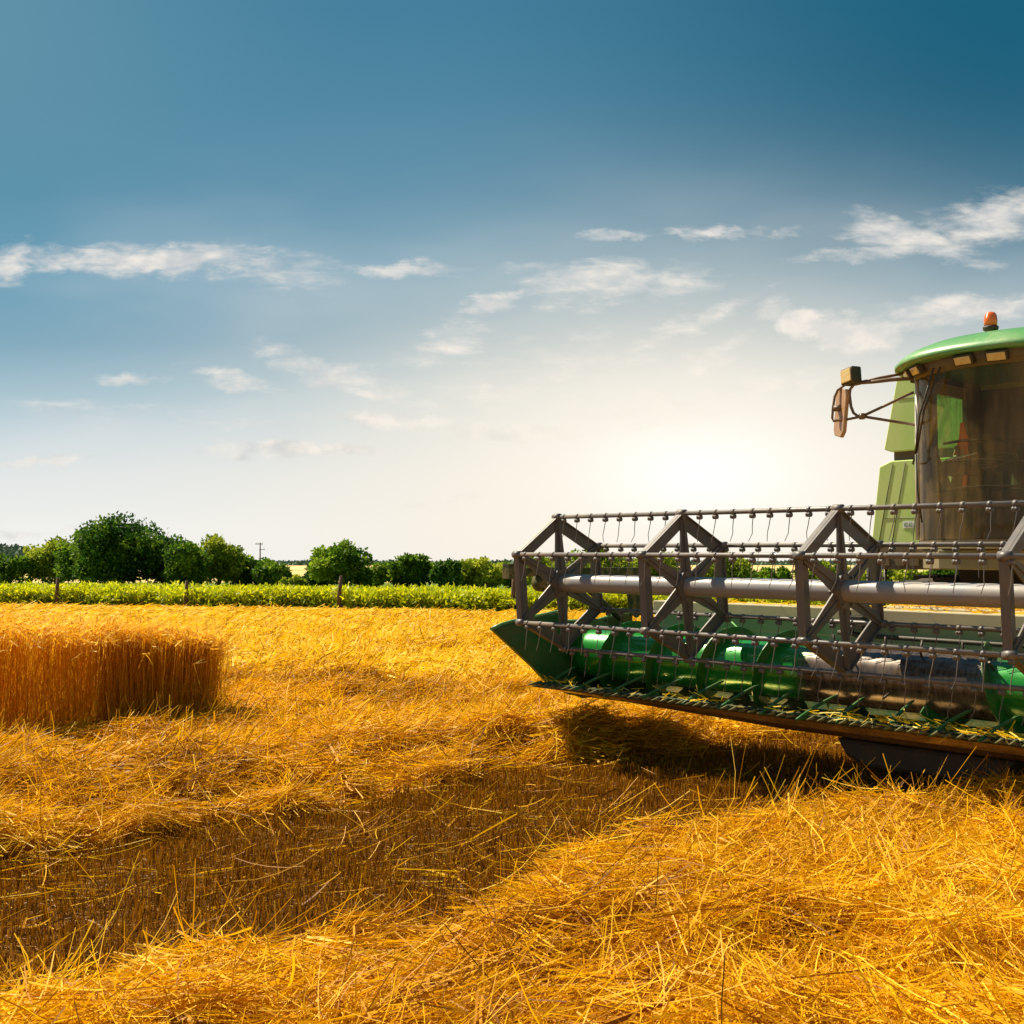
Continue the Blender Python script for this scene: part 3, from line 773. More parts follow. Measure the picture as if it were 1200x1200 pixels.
# ------------------------------------------------------------------ posts and pole
for k, (px, ty, by, hl, lb) in enumerate([
        (68, 684, 714, 0.0, 'leftmost wooden trellis post in the green crop'),
        (219, 685, 714, 0.0, 'short wooden trellis post in the green crop below the dark trees'),
        (397, 680, 717, .07, 'leaning wooden trellis post in front of the pointed separate tree'),
        (601, 676, 719, 0.02, 'wooden trellis post just left of the reel end')]):
    Xp = 0; Yp_ = 40.0
    for _ in range(6): Xp = (px - 600) / 1360 * Yp_; Yp_ = 37.8 - .375 * min(Xp, 16) + .15
    hpost = (by - ty) / 1360 * Yp_ + .1
    mb = MB(); mb.tube([(0, 0, -.2), (hl * .5, 0, hpost * .5), (hl + .02, 0, hpost)], [.075, .07, .062], 9)
    mb.lathe((hl + .02, 0, hpost), [(.062, 0), (.045, .02), (0.0, .025)], 9)
    o = mb.build('trellis_post', M['post'], None, off=(Xp, Yp_, 0)); tag(o, lb, 'post', 'wooden posts along the crop edge')
Yu = 240.0; Xu = (305 - 600) / 1360 * Yu; hu = CAM_H + 29 / 1360 * Yu
up = empty('utility_pole', 'thin power pole with crossarms rising above the trees', 'pole', (Xu, Yu, 0))
MB().tube([(0, 0, -.3), (0, 0, hu)], [.17, .11], 10).build('pole', M['post'], up)
mb = MB(); mb.box((-1.0, -.07, hu - .35), (.55, .07, hu - .2)); mb.build('crossarm', M['post'], up)
mb = MB(); mb.box((-.2, -.07, hu - 1.5), (.95, .07, hu - 1.38)); mb.build('crossarm', M['post'], up)
for x_, z_ in ((-.85, -.2), (-.4, -.2), (.45, -.2), (.8, -1.38)):
    MB().lathe((x_, 0, hu + z_), [(.03, 0), (.07, .08), (.05, .12), (.07, .18), (0, .24)], 8).build('insulator', M['chrome'], up)

# ------------------------------------------------------------------ the combine harvester
# local frame: x along the header (to the right), y backwards, z up; ZO lifts reel-centre heights to ground heights
YAW, ROLL = 0.8265, 0.0108
X0, Y0, Z0 = 0.3804, 9.2623, CAM_H - 0.123; ZO = 1.38
Rm = Matrix.Rotation(-YAW, 3, 'Z') @ Matrix.Rotation(ROLL, 3, 'Y')
base_pt = Vector((X0, Y0, Z0)) + Rm @ Vector((0, 0, -ZO))
CH = empty('combine_harvester', 'green combine harvester with raised header and grey reel standing on cut straw', 'combine harvester',
           base_pt, (0, ROLL, -YAW))
OFF = (0, 0, ZO)


def part(mb, name, mat, parent, bevel=0.0, label=None, recalc=True):
    o = mb.build(name, M[mat], parent, bevel, OFF, recalc)
    if label: o['label'] = label
    return o


HL, HR_ = -.30, 5.36                                   # header ends
# --- header
prof = [(0.0, -.835), (.12, -.85), (.28, -.88)]
for k in range(9):
    a = R(205 + k * 17.5)                              # trough round the auger
    prof.append((.64 + .345 * math.cos(a) * 1.0, -.60 + .345 * math.sin(a)))
prof = [(0.0, -.835), (.14, -.855), (.30, -.885), (.42, -.93), (.58, -.955), (.76, -.94), (.90, -.86), (.985, -.74), (1.02, -.60), (1.04, -.36)]
mb = MB().sheet(prof[8:], HL, HR_, .014)
mb.box((.10, 1.046, -.36), (HR_, 1.075, -.16))
header = part(mb, 'header', 'sheet', CH)
part(MB().sheet(prof[:9], HL, HR_, .014), 'auger_trough', 'trough', header)
mb = MB(); mb.box((.10, 1.02, -.245), (HR_, 1.30, -.155)); part(mb, 'top_beam', 'beam', header, .008)
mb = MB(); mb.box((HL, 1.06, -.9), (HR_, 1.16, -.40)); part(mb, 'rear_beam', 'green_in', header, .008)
xsk = [(HL + .06, .03), (.35, .25), (1.0, .55), (1.9, 1.0), (HR_ - .05, 1.05)]
pk = [(.03, -.838, 0), (.07, -.838, .95), (.30, -.905, 1.0), (.98, -.975, .6), (.98, -.972, .3), (.30, -.888, .05), (.12, -.858, 0)]
mb = MB(); vs = [(x, y, z - .066 * f_ * d_) for x, f_ in xsk for y, z, d_ in pk]; n = len(pk)
fs = [(i_ * n + k, i_ * n + (k + 1) % n, (i_ + 1) * n + (k + 1) % n, (i_ + 1) * n + k) for i_ in range(len(xsk) - 1) for k in range(n)]
mb.add(vs, fs + [tuple(range(n)), tuple(range((len(xsk) - 1) * n, len(xsk) * n))])
part(mb, 'bottom_skirt', 'apron', header)
side = [(-.44, -.372), (-.33, -.338), (-.22, -.318), (.05, -.285), (.29, -.256), (.315, -.30), (.36, -.335), (.73, -.348), (1.08, -.29), (1.22, -.29),
        (1.22, -.98), (.6, -.99), (.30, -.885), (.15, -.815), (.0, -.69)]
for x0, x1, nm in ((HL - .045, HL, 0), (HR_, HR_ + .045, 1)):
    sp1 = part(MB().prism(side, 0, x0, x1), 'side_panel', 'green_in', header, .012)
    xm = (x0 + x1) / 2
    mb = MB(); mb.tube([(xm, a, b + .004) for a, b in side[:5]], .016, 8); mb.tube([(xm, a, b + .004) for a, b in side[6:10]], .016, 8)
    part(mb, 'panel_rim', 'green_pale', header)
# cutter bar: steel strip, knife, guards, lifters
mb = MB(); mb.box((HL, -.045, -.832), (HR_, .09, -.818)); mb.box((HL, .0, -.816), (HR_, .03, -.808))
for k in range(74):
    xk = HL + .03 + k * .0762
    mb.add([(xk - .034, -.01, -.806), (xk + .034, -.01, -.806), (xk, -.075, -.806), (xk - .034, -.01, -.802), (xk + .034, -.01, -.802), (xk, -.075, -.802)],
           [(0, 1, 2), (3, 5, 4), (0, 3, 4, 1), (1, 4, 5, 2), (2, 5, 3, 0)])
part(mb, 'cutter_bar', 'cutter', header)
gd = MB(); gd.tube([(0, .03, -.812), (0, -.05, -.812), (0, -.135, -.822)], [.016, .014, .003], 6)
g0 = part(gd, 'knife_guard', 'cutter', header); gl0 = g0.location.copy(); g0.location = (gl0[0] + HL + .07, gl0[1], gl0[2])
for k in range(1, 72):
    c_ = g0.copy(); COL.objects.link(c_); c_.parent = header; c_.location = (gl0[0] + HL + .07 + k * .0762, gl0[1] + random.uniform(-.004, .004), gl0[2])
lif = MB(); lif.tube([(0, -.17, -.835), (0, -.10, -.815), (.0, .10, -.755), (.01, .30, -.705), (.015, .36, -.695)], [.008, .014, .015, .013, .007], 8)
lif.tube([(0, -.15, -.835), (0, -.02, -.828), (0, .05, -.812)], [.008, .014, .012], 6)
lif.box((-.02, -.03, -.83), (.02, .03, -.795))
l0 = part(lif, 'crop_lifter', 'lifter', header); ll0 = l0.location.copy()
lx_list = [-.10, .28, .62, .98, 1.33, 1.66, 1.98, 2.30, 2.52, 2.86, 3.2, 3.5, 3.82, 4.15, 4.5, 4.85, 5.2]
for k, xx in enumerate(lx_list):
    o = l0 if k == 0 else l0.copy()
    if k: COL.objects.link(o); o.parent = header
    o.location = (ll0[0] + xx, ll0[1] + random.uniform(-.02, .03), ll0[2] + random.uniform(-.004, .01))
    o.rotation_euler = (random.uniform(-.03, .06), 0, random.uniform(-.22, .22)); o.scale = (.8, random.uniform(.7, .95), .85)
part(MB().tube([(1.9, .985, -.33), (2.3, .98, -.345), (3.2, .98, -.35), (4.2, .98, -.34)], .017, 8), 'hydraulic_pipe', 'dark', header)
mb = MB(); mb.tube([(2.02, .93, -.17), (2.03, .92, -.24), (2.06, .91, -.33), (2.2, .93, -.37)], .02, 8); mb.box((2.0, .88, -.30), (2.16, .98, -.20)); mb.box((1.92, .9, -.12), (2.2, .97, -.10))
part(mb, 'hose_bracket', 'dark', header, .005)
mb = MB(); mb.prism([(2.22, -1.0), (2.30, -1.12), (2.44, -1.175), (3.2, -1.18), (3.4, -1.1), (3.45, -1.0)], 1, .42, 1.25)
part(mb, 'skid_shoe', 'dark', header, .03, label='dark bowl shaped skid under the header')
# thin stay rods on the back sheet
for a, b in (((.95, .98, -.30), (1.35, .70, -.42)), ((1.55, .98, -.25), (1.75, .9, -.5))):
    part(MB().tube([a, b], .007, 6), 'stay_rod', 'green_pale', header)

# --- auger
AC = (.62, -.60)
AX0, AX1 = HL + .01, HR_ - .01
mb = MB(); pr = [(0.01, AX0)] + [(.205, AX0 + (AX1 - AX0) * k / 40) for k in range(41)] + [(.01, AX1)]
mb.lathe((0, AC[0], AC[1]), pr, 48, axis=0)
auger = part(mb, 'auger', 'auger', CH)


def flight(xs, xe, hand, ph0):
    mb = MB(); pitch = .50; n = int(abs(xe - xs) / pitch * 36); r0, r1 = .203, .292; vs = []; fs = []
    for k in range(n + 1):
        x = xs + (xe - xs) * k / n; a = ph0 + hand * 2 * PI * (x - xs) / pitch
        for rr_, dx_ in ((r0, -.004), (r1, -.003), (r1, .003), (r0, .004)):
            vs.append((x + dx_, AC[0] + rr_ * math.cos(a), AC[1] + rr_ * math.sin(a)))
        if k:
            for q in range(4): fs.append(((k - 1) * 4 + q, (k - 1) * 4 + (q + 1) % 4, k * 4 + (q + 1) % 4, k * 4 + q))
    fs += [(0, 1, 2, 3), (n * 4, n * 4 + 3, n * 4 + 2, n * 4 + 1)]
    mb.add(vs, fs, False); return mb


part(flight(AX0 + .01, 1.96, -1, R(110)), 'flighting', 'green', auger)
part(flight(2.86, AX1 - .01, 1, R(215)), 'flighting', 'green', auger)
fg = [(2.12, 100), (2.28, 60), (2.36, 150), (2.5, 95), (2.62, 200), (2.7, 70), (2.80, 120), (2.05, 175), (3.05, 100), (3.3, 140)]
for x_, a_ in fg:
    a = R(a_); ca, sa = math.cos(a), math.sin(a)
    part(MB().tube([(x_, AC[0] + .19 * ca, AC[1] + .19 * sa), (x_, AC[0] + .285 * ca, AC[1] + .285 * sa)], .008, 8), 'auger_finger', 'tine', auger)

# --- reel
RR = .525; PH = -.0853; SPC = 1.2644
vert = [(RR * math.sin(PH + k * PI / 3), RR * math.cos(PH + k * PI / 3)) for k in range(6)]
mb = MB(); mb.lathe((0, 0, 0), [(.01, -.10), (.04, -.10), (.04, -.03)] + [(.070, -.03)] + [(.070, x_) for x_ in np.linspace(.2, 5.1, 22)] + [(.04, 5.1), (.04, 5.2), (.01, 5.2)], 32, axis=0)
reel = part(mb, 'reel', 'tube', CH)


def plate(mb, p, q, w0, w1, x0, x1, inset=0):
    """flat bar in the y-z plane from p to q, widths w0,w1"""
    p = Vector(p); q = Vector(q); t = (q - p).normalized(); nn = Vector((-t.y, t.x))
    poly = [p + nn * w0 / 2, q + nn * w1 / 2, q - nn * w1 / 2, p - nn * w0 / 2]
    mb.prism([(a.x, a.y) for a in poly], 0, x0, x1)


def spider():
    mb = MB()
    for k in range(6):
        a = Vector(vert[k]); b = Vector(vert[(k + 1) % 6])
        inn = -(a + b).normalized() * .040
        plate(mb, a + inn * 1.0, b + inn * 1.0, .095, .095, -.006 + .0006 * k, .006 + .0006 * k)
        # folded edge of the flat bar
        nn = (a + b).normalized() * .006
        mb.prism([(a.x + nn.x, a.y + nn.y), (b.x + nn.x, b.y + nn.y), (b.x - nn.x * .3, b.y - nn.y * .3), (a.x - nn.x * .3, a.y - nn.y * .3)], 0, -.026, .028)
        plate(mb, a * .07, a * .93, .135, .052, .010 + .001 * k, .020 + .001 * k)
        mb.prism([(u.x, u.y) for u in (a * .16 + Vector((-a.y, a.x)) * .012, a * .95 + Vector((-a.y, a.x)) * .012, a * .95 - Vector((-a.y, a.x)) * .012, a * .16 - Vector((-a.y, a.x)) * .012)], 0, .021, .034)
        mb.lathe((.01, a.x, a.y), [(.0, -.035), (.028, -.035), (.028, .035), (.0, .035)], 12, axis=0)
    mb.lathe((0, 0, 0), [(.0, -.012), (.125, -.012), (.125, .045), (.0, .045)], 6, axis=0, smooth=False)
    for k in range(6):
        a = PI / 6 + k * PI / 3
        mb.lathe((.045, .10 * math.sin(a), .10 * math.cos(a)), [(.0, 0), (.012, 0), (.012, .012), (0, .012)], 6, axis=0, smooth=False)
    return mb


s0 = part(spider(), 'reel_spider', 'reel', reel)
sl0 = s0.location.copy()
for k in range(1, 5):
    c_ = s0.copy(); COL.objects.link(c_); c_.parent = reel; c_.location = (sl0[0] + SPC * k, sl0[1], sl0[2])
for k in range(6):
    yv, zv = vert[k]
    mb = MB(); mb.tube([(-.03, yv, zv), (5.09, yv, zv)], .0165, 12)
    n = 34; rr = random.Random(40 + k)
    for q in range(n):
        xq = .09 + q * .149 + (.02 if k % 2 else 0) + rr.uniform(-.008, .008)
        if xq > 5.02: break
        xq += 0
        mb.lathe((xq, yv, zv), [(.0, -.012), (.0205, -.012), (.0205, .012), (0, .012)], 8, axis=0)          # clamp round the bar
        mb.lathe((xq, yv - .004, zv - .031), [(.006, -.018), (.016, -.018), (.018, -.006), (.014, .0), (.018, .006), (.016, .018), (.006, .018)], 10, axis=0)
        j1, j2 = rr.uniform(-.012, .012), rr.uniform(-.03, .03)
        mb.tube([(xq + .016, yv - .02, zv - .045), (xq + .010 + j1 * .3, yv - .024, zv - .10), (xq + .004 + j1, yv - .024, zv - .15), (xq - .006 + j2 * .5, yv - .030, zv - .205)],
                [.0034, .0030, .0027, .0022], 5, caps=False)
    part(mb, 'tine_bar', 'reel', reel, recalc=False)
# reel lift arms
for xa, sg in ((-.20, 1), (5.27, -1)):
    mb = MB(); mb.box((xa - .025, -.37, .05), (xa + .025, 1.22, .12)); mb.box((xa - .04, -.40, .03), (xa + .04, -.30, .15))
    mb.lathe((xa, 0, 0), [(0, -.05), (.075, -.05), (.075, .12 * 1), (0, .12)], 16, axis=0)
    mb.prism([(1.0, .10), (1.2, .10), (1.22, -.3), (1.08, -.3)], 0, xa - .02, xa + .02)
    part(mb, 'reel_arm', 'cutter', reel, .004)
    part(MB().tube([(xa, .35, .05), (xa, .95, -.32)], [.022, .03], 10), 'lift_cylinder', 'dark', reel)

# --- feeder house, with a straw covered top
mb = MB(); mb.prism([(1.20, -.95), (1.20, -.135), (2.35, -.12), (3.6, .02), (3.6, -.55)], 0, 2.16, 3.32)
feeder = part(mb, 'feeder_house', 'beam', CH, .012)
# --- cab
CX = 2.53; WB, WT = .37, 1.70


def bow(u):                                            # curved plan of the windscreen: u -1..1
    a = u * R(68)
    return CX + .80 * math.sin(a) / math.sin(R(68)), 2.06 + .44 * (1 - math.cos(a)) / (1 - math.cos(R(68)))


US = [i_ / 16 - 1 for i_ in range(33)]
outline = [bow(u) for u in US]
mb = MB(); mb.prism(outline + [(CX + .80, 3.55), (CX - .80, 3.55)], 2, .335, .365)                 # floor sill
mb.box((CX - .80, 3.52, .365), (CX + .80, 3.56, 1.72))                                              # rear wall
cab = part(mb, 'cab', 'cabdark', CH, .006)
# lower sill band and platform under the cab
ring_o = [(CX + (x - CX) * 1.02, 2.5 + (y - 2.5) * 1.06) for x, y in outline]
mb = MB(); mb.prism(ring_o + [(CX + .82, 3.5), (CX - .82, 3.5)], 2, .29, .334); part(mb, 'window_sill', 'cabbox', cab, .006)
mb = MB(); mb.prism([(1.86, 2.32), (2.1, 2.12), (3.0, 2.12), (3.25, 2.32), (3.25, 3.5), (1.86, 3.5)], 2, .13, .288); part(mb, 'under_cab_box', 'cabbox', cab, .01)


def curved(us, z0, z1, out=0.0, th=.008, top_out=0.0, caps=True):
    mb = MB(); n = len(us); vs = []
    for (zz_, o_) in ((z0, out), (z1, out + top_out)):
        for t_ in (0, th):
            for u in us:
                x, y = bow(u); dx_, dy_ = x - CX, y - 2.9; l = math.hypot(dx_, dy_)
                vs.append((x + dx_ / l * (o_ + t_), y + dy_ / l * (o_ + t_), zz_))
    fs = []
    for k in range(n - 1):
        fs += [(k, k + 1, 2 * n + k + 1, 2 * n + k), (n + k, 3 * n + k, 3 * n + k + 1, n + k + 1)]
        if caps: fs += [(k, n + k, n + k + 1, k + 1), (2 * n + k, 2 * n + k + 1, 3 * n + k + 1, 3 * n + k)]
    if caps: fs += [(0, 2 * n, 3 * n, n), (n - 1, 2 * n - 1, 4 * n - 1, 3 * n - 1)]
    mb.add(vs, fs, True); return mb


part(curved([u for u in US if -.88 <= u <= .88], WB - .002, WT + .01, caps=False), 'windshield', 'windshield', cab)
part(curved([-1.0, -.97, -.94, -.90, -.87], WB, WT + .02, -.004, .03), 'front_pillar', 'pillar', cab)
part(curved([.87, .90, .94, .97, 1.0], WB, WT + .02, -.004, .03), 'front_pillar', 'pillar', cab)
for sg in (-1, 1):
    xs = CX + sg * .80
    mb = MB(); mb.box((min(xs, xs - sg * .05), 3.28, .36), (max(xs, xs - sg * .05), 3.54, 1.72)); part(mb, 'rear_pillar', 'cabdark', cab, .006)
    mb = MB(); mb.prism([(2.52, .36), (3.28, .36), (3.28, 1.35), (3.12, 1.15), (3.0, .87), (2.78, 1.11), (2.76, 1.62), (3.28, 1.62), (3.28, 1.72), (2.50, 1.72)], 0,
                        min(xs, xs - sg * .035), max(xs, xs - sg * .035))
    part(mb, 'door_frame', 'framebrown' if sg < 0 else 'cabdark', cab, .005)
    mb = MB(); mb.box((xs - .004, 2.73, .5), (xs + .004, 3.29, 1.63)); part(mb, 'side_window', 'sideglass', cab)
# visor below the roof, roof shell
vis = []
mb = MB(); n = len(US)
for (zz_, e_) in ((WT - .01, .015), (WT + .10, .10), (WT + .115, -.1)):
    for u in US:
        x, y = bow(u); dx_, dy_ = x - CX, y - 2.9; l = math.hypot(dx_, dy_); vis.append((x + dx_ / l * e_, y + dy_ / l * e_, zz_))
fs = [(r_ * n + k, r_ * n + k + 1, (r_ + 1) * n + k + 1, (r_ + 1) * n + k) for r_ in range(2) for k in range(n - 1)]
mb.add(vis, fs, True)
mb.box((CX - .88, 2.52, WT), (CX - .78, 3.7, WT + .11)); mb.box((CX + .78, 2.52, WT), (CX + .88, 3.7, WT + .11))
part(mb, 'visor', 'cabdark', cab)
mb = MB(); NR = 48
levels = [(1.0, 1.790, 1.0), (1.03, 1.800, 1.0), (1.035, 1.828, 1.0), (1.0, 1.865, .98), (.93, 1.915, .96), (.80, 1.965, .94), (.6, 2.0, .9), (.35, 2.018, .8), (.0, 2.024, .7)]
vs = []
for sc_, z_, _ in levels:
    for k in range(NR):
        a = 2 * PI * k / NR; ca, sa = math.cos(a), math.sin(a)
        ex = 2.6
        x = 1.0 * math.copysign(abs(ca) ** (2 / ex), ca); y = math.copysign(abs(sa) ** (2 / 2.4), sa) * (.93 if sa < 0 else 1.0)
        vs.append((CX + x * sc_, 2.88 + y * sc_, z_ - .03 * (abs(x) > .0) * (abs(x) / .95) ** 2 * sc_))
fs = [(i_ * NR + k, i_ * NR + (k + 1) % NR, (i_ + 1) * NR + (k + 1) % NR, (i_ + 1) * NR + k) for i_ in range(len(levels) - 1) for k in range(NR)]
mb.add(vs, fs, True); mb.f.append(tuple(range(NR))[::-1]); mb.sm.append(False)
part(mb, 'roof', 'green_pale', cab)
# work lights under the roof edge
for u in (-.84, -.62, -.13, .10, .55, .8):
    x, y = bow(u); dx_, dy_ = x - CX, y - 2.9; l = math.hypot(dx_, dy_); ox, oy = dx_ / l, dy_ / l
    rot = Matrix.Rotation(math.atan2(ox, -oy), 3, 'Z')
    c_ = (x + ox * .082, y + oy * .082, WT + .045)
    wl = part(MB().obox(c_, (.165, .05, .085), rot @ Matrix.Rotation(R(28), 3, 'X')), 'work_light', 'dark', cab, .006)
    c2 = (x + ox * .105, y + oy * .105, WT + .032)
    part(MB().obox(c2, (.135, .014, .062), rot @ Matrix.Rotation(R(28), 3, 'X')), 'work_light_lens', 'lamp', cab, .006)
# wiper (two thin arms) and rails
for dxx in (0, .055):
    mb = MB(); P1 = Vector((2.10 + dxx, 2.06, 1.72)); P2 = Vector((1.83 + dxx * .3, 2.25, 1.02 + dxx))
    mb.tube([P1, P1.lerp(P2, .5) + Vector((-.02, -.03, 0)), P2], .008, 6); part(mb, 'wiper_arm', 'dark', cab)
part(MB().tube([(1.74, 2.40, 1.0), (1.80, 2.28, .995), (1.86, 2.2, 1.04)], .008, 6), 'wiper_blade', 'dark', cab)
mb = MB(); mb.tube([(1.91, 2.12, 1.05), (1.93, 2.11, .75), (1.96, 2.12, .5)], .008, 6); part(mb, 'wiper_blade', 'dark', cab)
for z0, z1, xs_ in ((1.13, 1.0, 2.10), (.975, .86, 2.06), (.75, .72, 2.0)):
    pts = []
    for k in range(13):
        f_ = k / 12; x = xs_ + f_ * (3.15 - xs_); uu = max(-.95, min(.95, math.asin(max(-1, min(1, (x - CX) / .80 * math.sin(R(68))))) / R(68)))
        xx, yy = bow(uu); pts.append((xx, yy + .06, z0 + (z1 - z0) * f_ ** 1.5 + .03 * math.sin(f_ * PI)))
    part(MB().tube(pts, .011, 6), 'handrail', 'dark', cab)
# inside: seat, column, wheel, cloth
mb = MB(); mb.obox((2.42, 3.05, .72), (.50, .50, .14), Matrix.Rotation(0, 3, 'X')); mb.obox((2.42, 3.30, 1.05), (.48, .13, .62), Matrix.Rotation(R(-8), 3, 'X')); mb.box((2.30, 2.95, .366), (2.54, 3.15, .65))
part(mb, 'seat', 'fabric', cab, .03)
mb = MB(); mb.tube([(2.25, 2.50, .366), (2.25, 2.60, .75), (2.26, 2.72, 1.0)], [.06, .05, .035], 10); part(mb, 'steering_column', 'fabric', cab)
rg = [(2.26 + .19 * math.cos(a), 2.72 + .15 * math.sin(a), 1.02 + .07 * math.sin(a)) for a in np.linspace(0, 2 * PI, 25)]
mb = MB(); mb.tube(rg, .014, 8, caps=False)
for a in (0, 2.1, 4.2): mb.tube([(2.26, 2.72, 1.01), (2.26 + .19 * math.cos(a), 2.72 + .15 * math.sin(a), 1.02 + .07 * math.sin(a))], .01, 6)
part(mb, 'steering_wheel', 'fabric', cab)
mb = MB(); mb.box((1.98, 2.75, .366), (2.10, 3.25, .95)); mb.box((1.94, 2.5, .9), (2.12, 2.9, 1.0)); mb.tube([(2.05, 2.6, 1.0), (2.04, 2.55, 1.14)], [.012, .02], 8)
part(mb, 'side_console', 'cabdark', cab, .01)
cl = [(2.045, 0, 1.33), (2.075, 0, 1.34), (2.085, 0, 1.27), (2.115, 0, 1.20), (2.10, 0, 1.12), (2.12, 0, 1.03), (2.085, 0, 1.06), (2.06, 0, 1.13), (2.02, 0, 1.08), (1.985, 0, 1.07), (2.01, 0, 1.14), (2.035, 0, 1.22)]
mb = MB(); mb.prism([(a, c__) for a, _, c__ in cl], 1, 2.60, 2.625); mb.prism([(2.06, .95), (2.10, .93), (2.09, .80), (2.06, .78)], 1, 2.60, 2.62)
part(mb, 'orange_cloth', 'orange_cloth', cab, .004)
mb = MB(); mb.tube([(1.90, 2.55, 1.00), (1.98, 2.55, 1.03), (2.10, 2.56, 1.05), (2.2, 2.57, 1.075)], [.006, .018, .014, .006], 8); part(mb, 'grab_handle', 'chrome', cab)
# beacon
bx, by, bz = 2.31, 2.60, 1.985
beacon = part(MB().lathe((bx, by, bz), [(.0, 0), (.026, 0), (.022, .03), (.03, .065), (.058, .082), (.062, .105), (.055, .112), (0, .112)], 20), 'beacon', 'dark', CH)
part(MB().lathe((bx, by, bz), [(.050, .113), (.052, .16), (.047, .20), (.034, .222), (.0, .232)], 24), 'beacon_lens', 'amber', beacon)
# mirror and lamp on rods at the left of the cab
Yr = 2.2
mb = MB()
mb.tube([(1.72, Yr + .2, 1.765), (1.50, Yr + .1, 1.735), (1.372, Yr, 1.700)], .012, 8)
mb.tube([(1.80, Yr + .1, 1.695), (1.62, Yr + .05, 1.700), (1.50, Yr, 1.690), (1.36, Yr, 1.692)], [.014, .018, .016, .012], 8)
bend = [(1.372, Yr, 1.690), (1.31, Yr, 1.685), (1.275, Yr, 1.65), (1.268, Yr, 1.60), (1.282, Yr, 1.50), (1.305, Yr, 1.445), (1.345, Yr, 1.415), (1.385, Yr, 1.409)]
mb.tube(bend, .0125, 8)
mb.tube([(1.385, Yr, 1.409), (1.735, Yr + .22, 1.60)], .012, 8); mb.tube([(1.385, Yr, 1.409), (1.735, Yr + .24, 1.33)], .012, 8)
mb.tube([(1.385, Yr, 1.409), (1.25, Yr, 1.395), (1.112, Yr, 1.392), (1.100, Yr, 1.42), (1.107, Yr, 1.50), (1.125, Yr, 1.60), (1.155, Yr, 1.655), (1.24, Yr, 1.70), (1.33, Yr, 1.706)], .011, 8)
mb.tube([(1.12, Yr, 1.50), (1.18, Yr + .02, 1.50)], .028, 8)
mb.lathe((1.385, Yr, 1.409), [(0, -.025), (.024, -.025), (.024, .025), (0, .025)], 10)
rod = part(mb, 'mirror_bracket', 'brownrod', CH, recalc=False)
mh = [(-.085, -.17), (-.06, -.215), (.05, -.225), (.088, -.17), (.092, .12), (.07, .19), (-.06, .19), (-.088, .12)]
rot = Matrix.Rotation(R(-30), 3, 'Z') @ Matrix.Rotation(R(10), 3, 'Y')
cpos = Vector((1.172, Yr + .03, 1.475)); vs = []
for t_ in (-.018, .018):
    for a, b in mh: vs.append(cpos + rot @ Vector((a, t_, b)))
n = len(mh); mb = MB(); mb.add(vs, [tuple(range(n)), tuple(range(n, 2 * n))[::-1]] + [(i_, n + i_, n + (i_ + 1) % n, (i_ + 1) % n) for i_ in range(n)])
part(mb, 'mirror', 'mirror', rod, .008)
lrot = Matrix.Rotation(R(-22), 3, 'Z') @ Matrix.Rotation(R(-6), 3, 'Y')
lc = Vector((1.295, Yr - .02, 1.757))
part(MB().obox(lc, (.165, .10, .140), lrot), 'side_lamp', 'dark', rod, .014)
part(MB().obox(lc + lrot @ Vector((0, -.053, 0)), (.135, .012, .112), lrot), 'side_lamp_lens', 'lamp', rod, .008)

# --- body: tank walls, hull, platform
YB = 3.60; BR = 2 * CX
mb = MB()
low = [(.742, 1.10), (.865, 1.150), (BR - .865, 1.15), (BR - .742, 1.10), (BR - .645, .30), (.645, .30)]
upp = [(.790, 1.262), (.865, 1.235), (BR - .865, 1.235), (BR - .79, 1.262), (BR - .93, 1.92), (.925, 1.92)]
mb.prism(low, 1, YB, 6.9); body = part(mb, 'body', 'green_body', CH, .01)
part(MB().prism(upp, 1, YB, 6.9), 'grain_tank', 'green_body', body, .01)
part(MB().prism([(.88, 1.145), (BR - .88, 1.145), (BR - .88, 1.24), (.88, 1.24)], 1, YB + .03, 6.85), 'belt_gap', 'cabdark', body)
for (a, b) in (((.880, 1.125), (.735, .37)), ((1.010, 1.125), (.872, .37))):
    part(MB().tube([(a[0], YB - .001, a[1]), (b[0], YB - .001, b[1])], .004, 4), 'panel_seam', 'dark', body)
part(MB().tube([(.78, YB - .001, .60), (1.5, YB - .001, .60)], .004, 4), 'panel_seam', 'dark', body)
part(MB().tube([(.93, YB - .001, 1.735), (1.6, YB - .001, 1.735)], .004, 4), 'panel_seam', 'dark', body)
stk = part(MB().box((.985, YB - .004, .505), (1.10, YB - .001, .572)), 'sticker', 'white', body)
pts = [(1.02 + .018 * math.cos(a), YB - .006, .538 + .020 * math.sin(a)) for a in np.linspace(R(50), R(310), 12)]
mb = MB(); mb.tube(pts, .0035, 4); mb.box((1.052, YB - .007, .520), (1.060, YB - .005, .556)); mb.box((1.066, YB - .007, .52), (1.085, YB - .005, .528)); mb.box((1.066, YB - .007, .548), (1.085, YB - .005, .556))
part(mb, 'sticker_mark', 'stickergreen', body)
mb = MB()   # flared tank extension
z1, z2 = 1.922, 2.42
o1 = [(1.1, 3.9), (BR - 1.1, 3.9), (BR - 1.1, 6.4), (1.1, 6.4)]
o2 = [(1.72, 4.6), (BR - 1.72, 4.6), (BR - 1.72, 6.2), (1.72, 6.2)]
vs = [(x, y, z1) for x, y in o1] + [(x, y, z2) for x, y in o2] + [(CX - .3, 5.3, z2 + .22), (CX + .3, 5.3, z2 + .22)]
mb.add(vs, [(0, 1, 5, 4), (1, 2, 6, 5), (2, 3, 7, 6), (3, 0, 4, 7), (4, 5, 9, 8), (5, 6, 9), (6, 7, 8, 9), (7, 4, 8), (3, 2, 1, 0)])
part(mb, 'tank_cover', 'hull', body, .01)
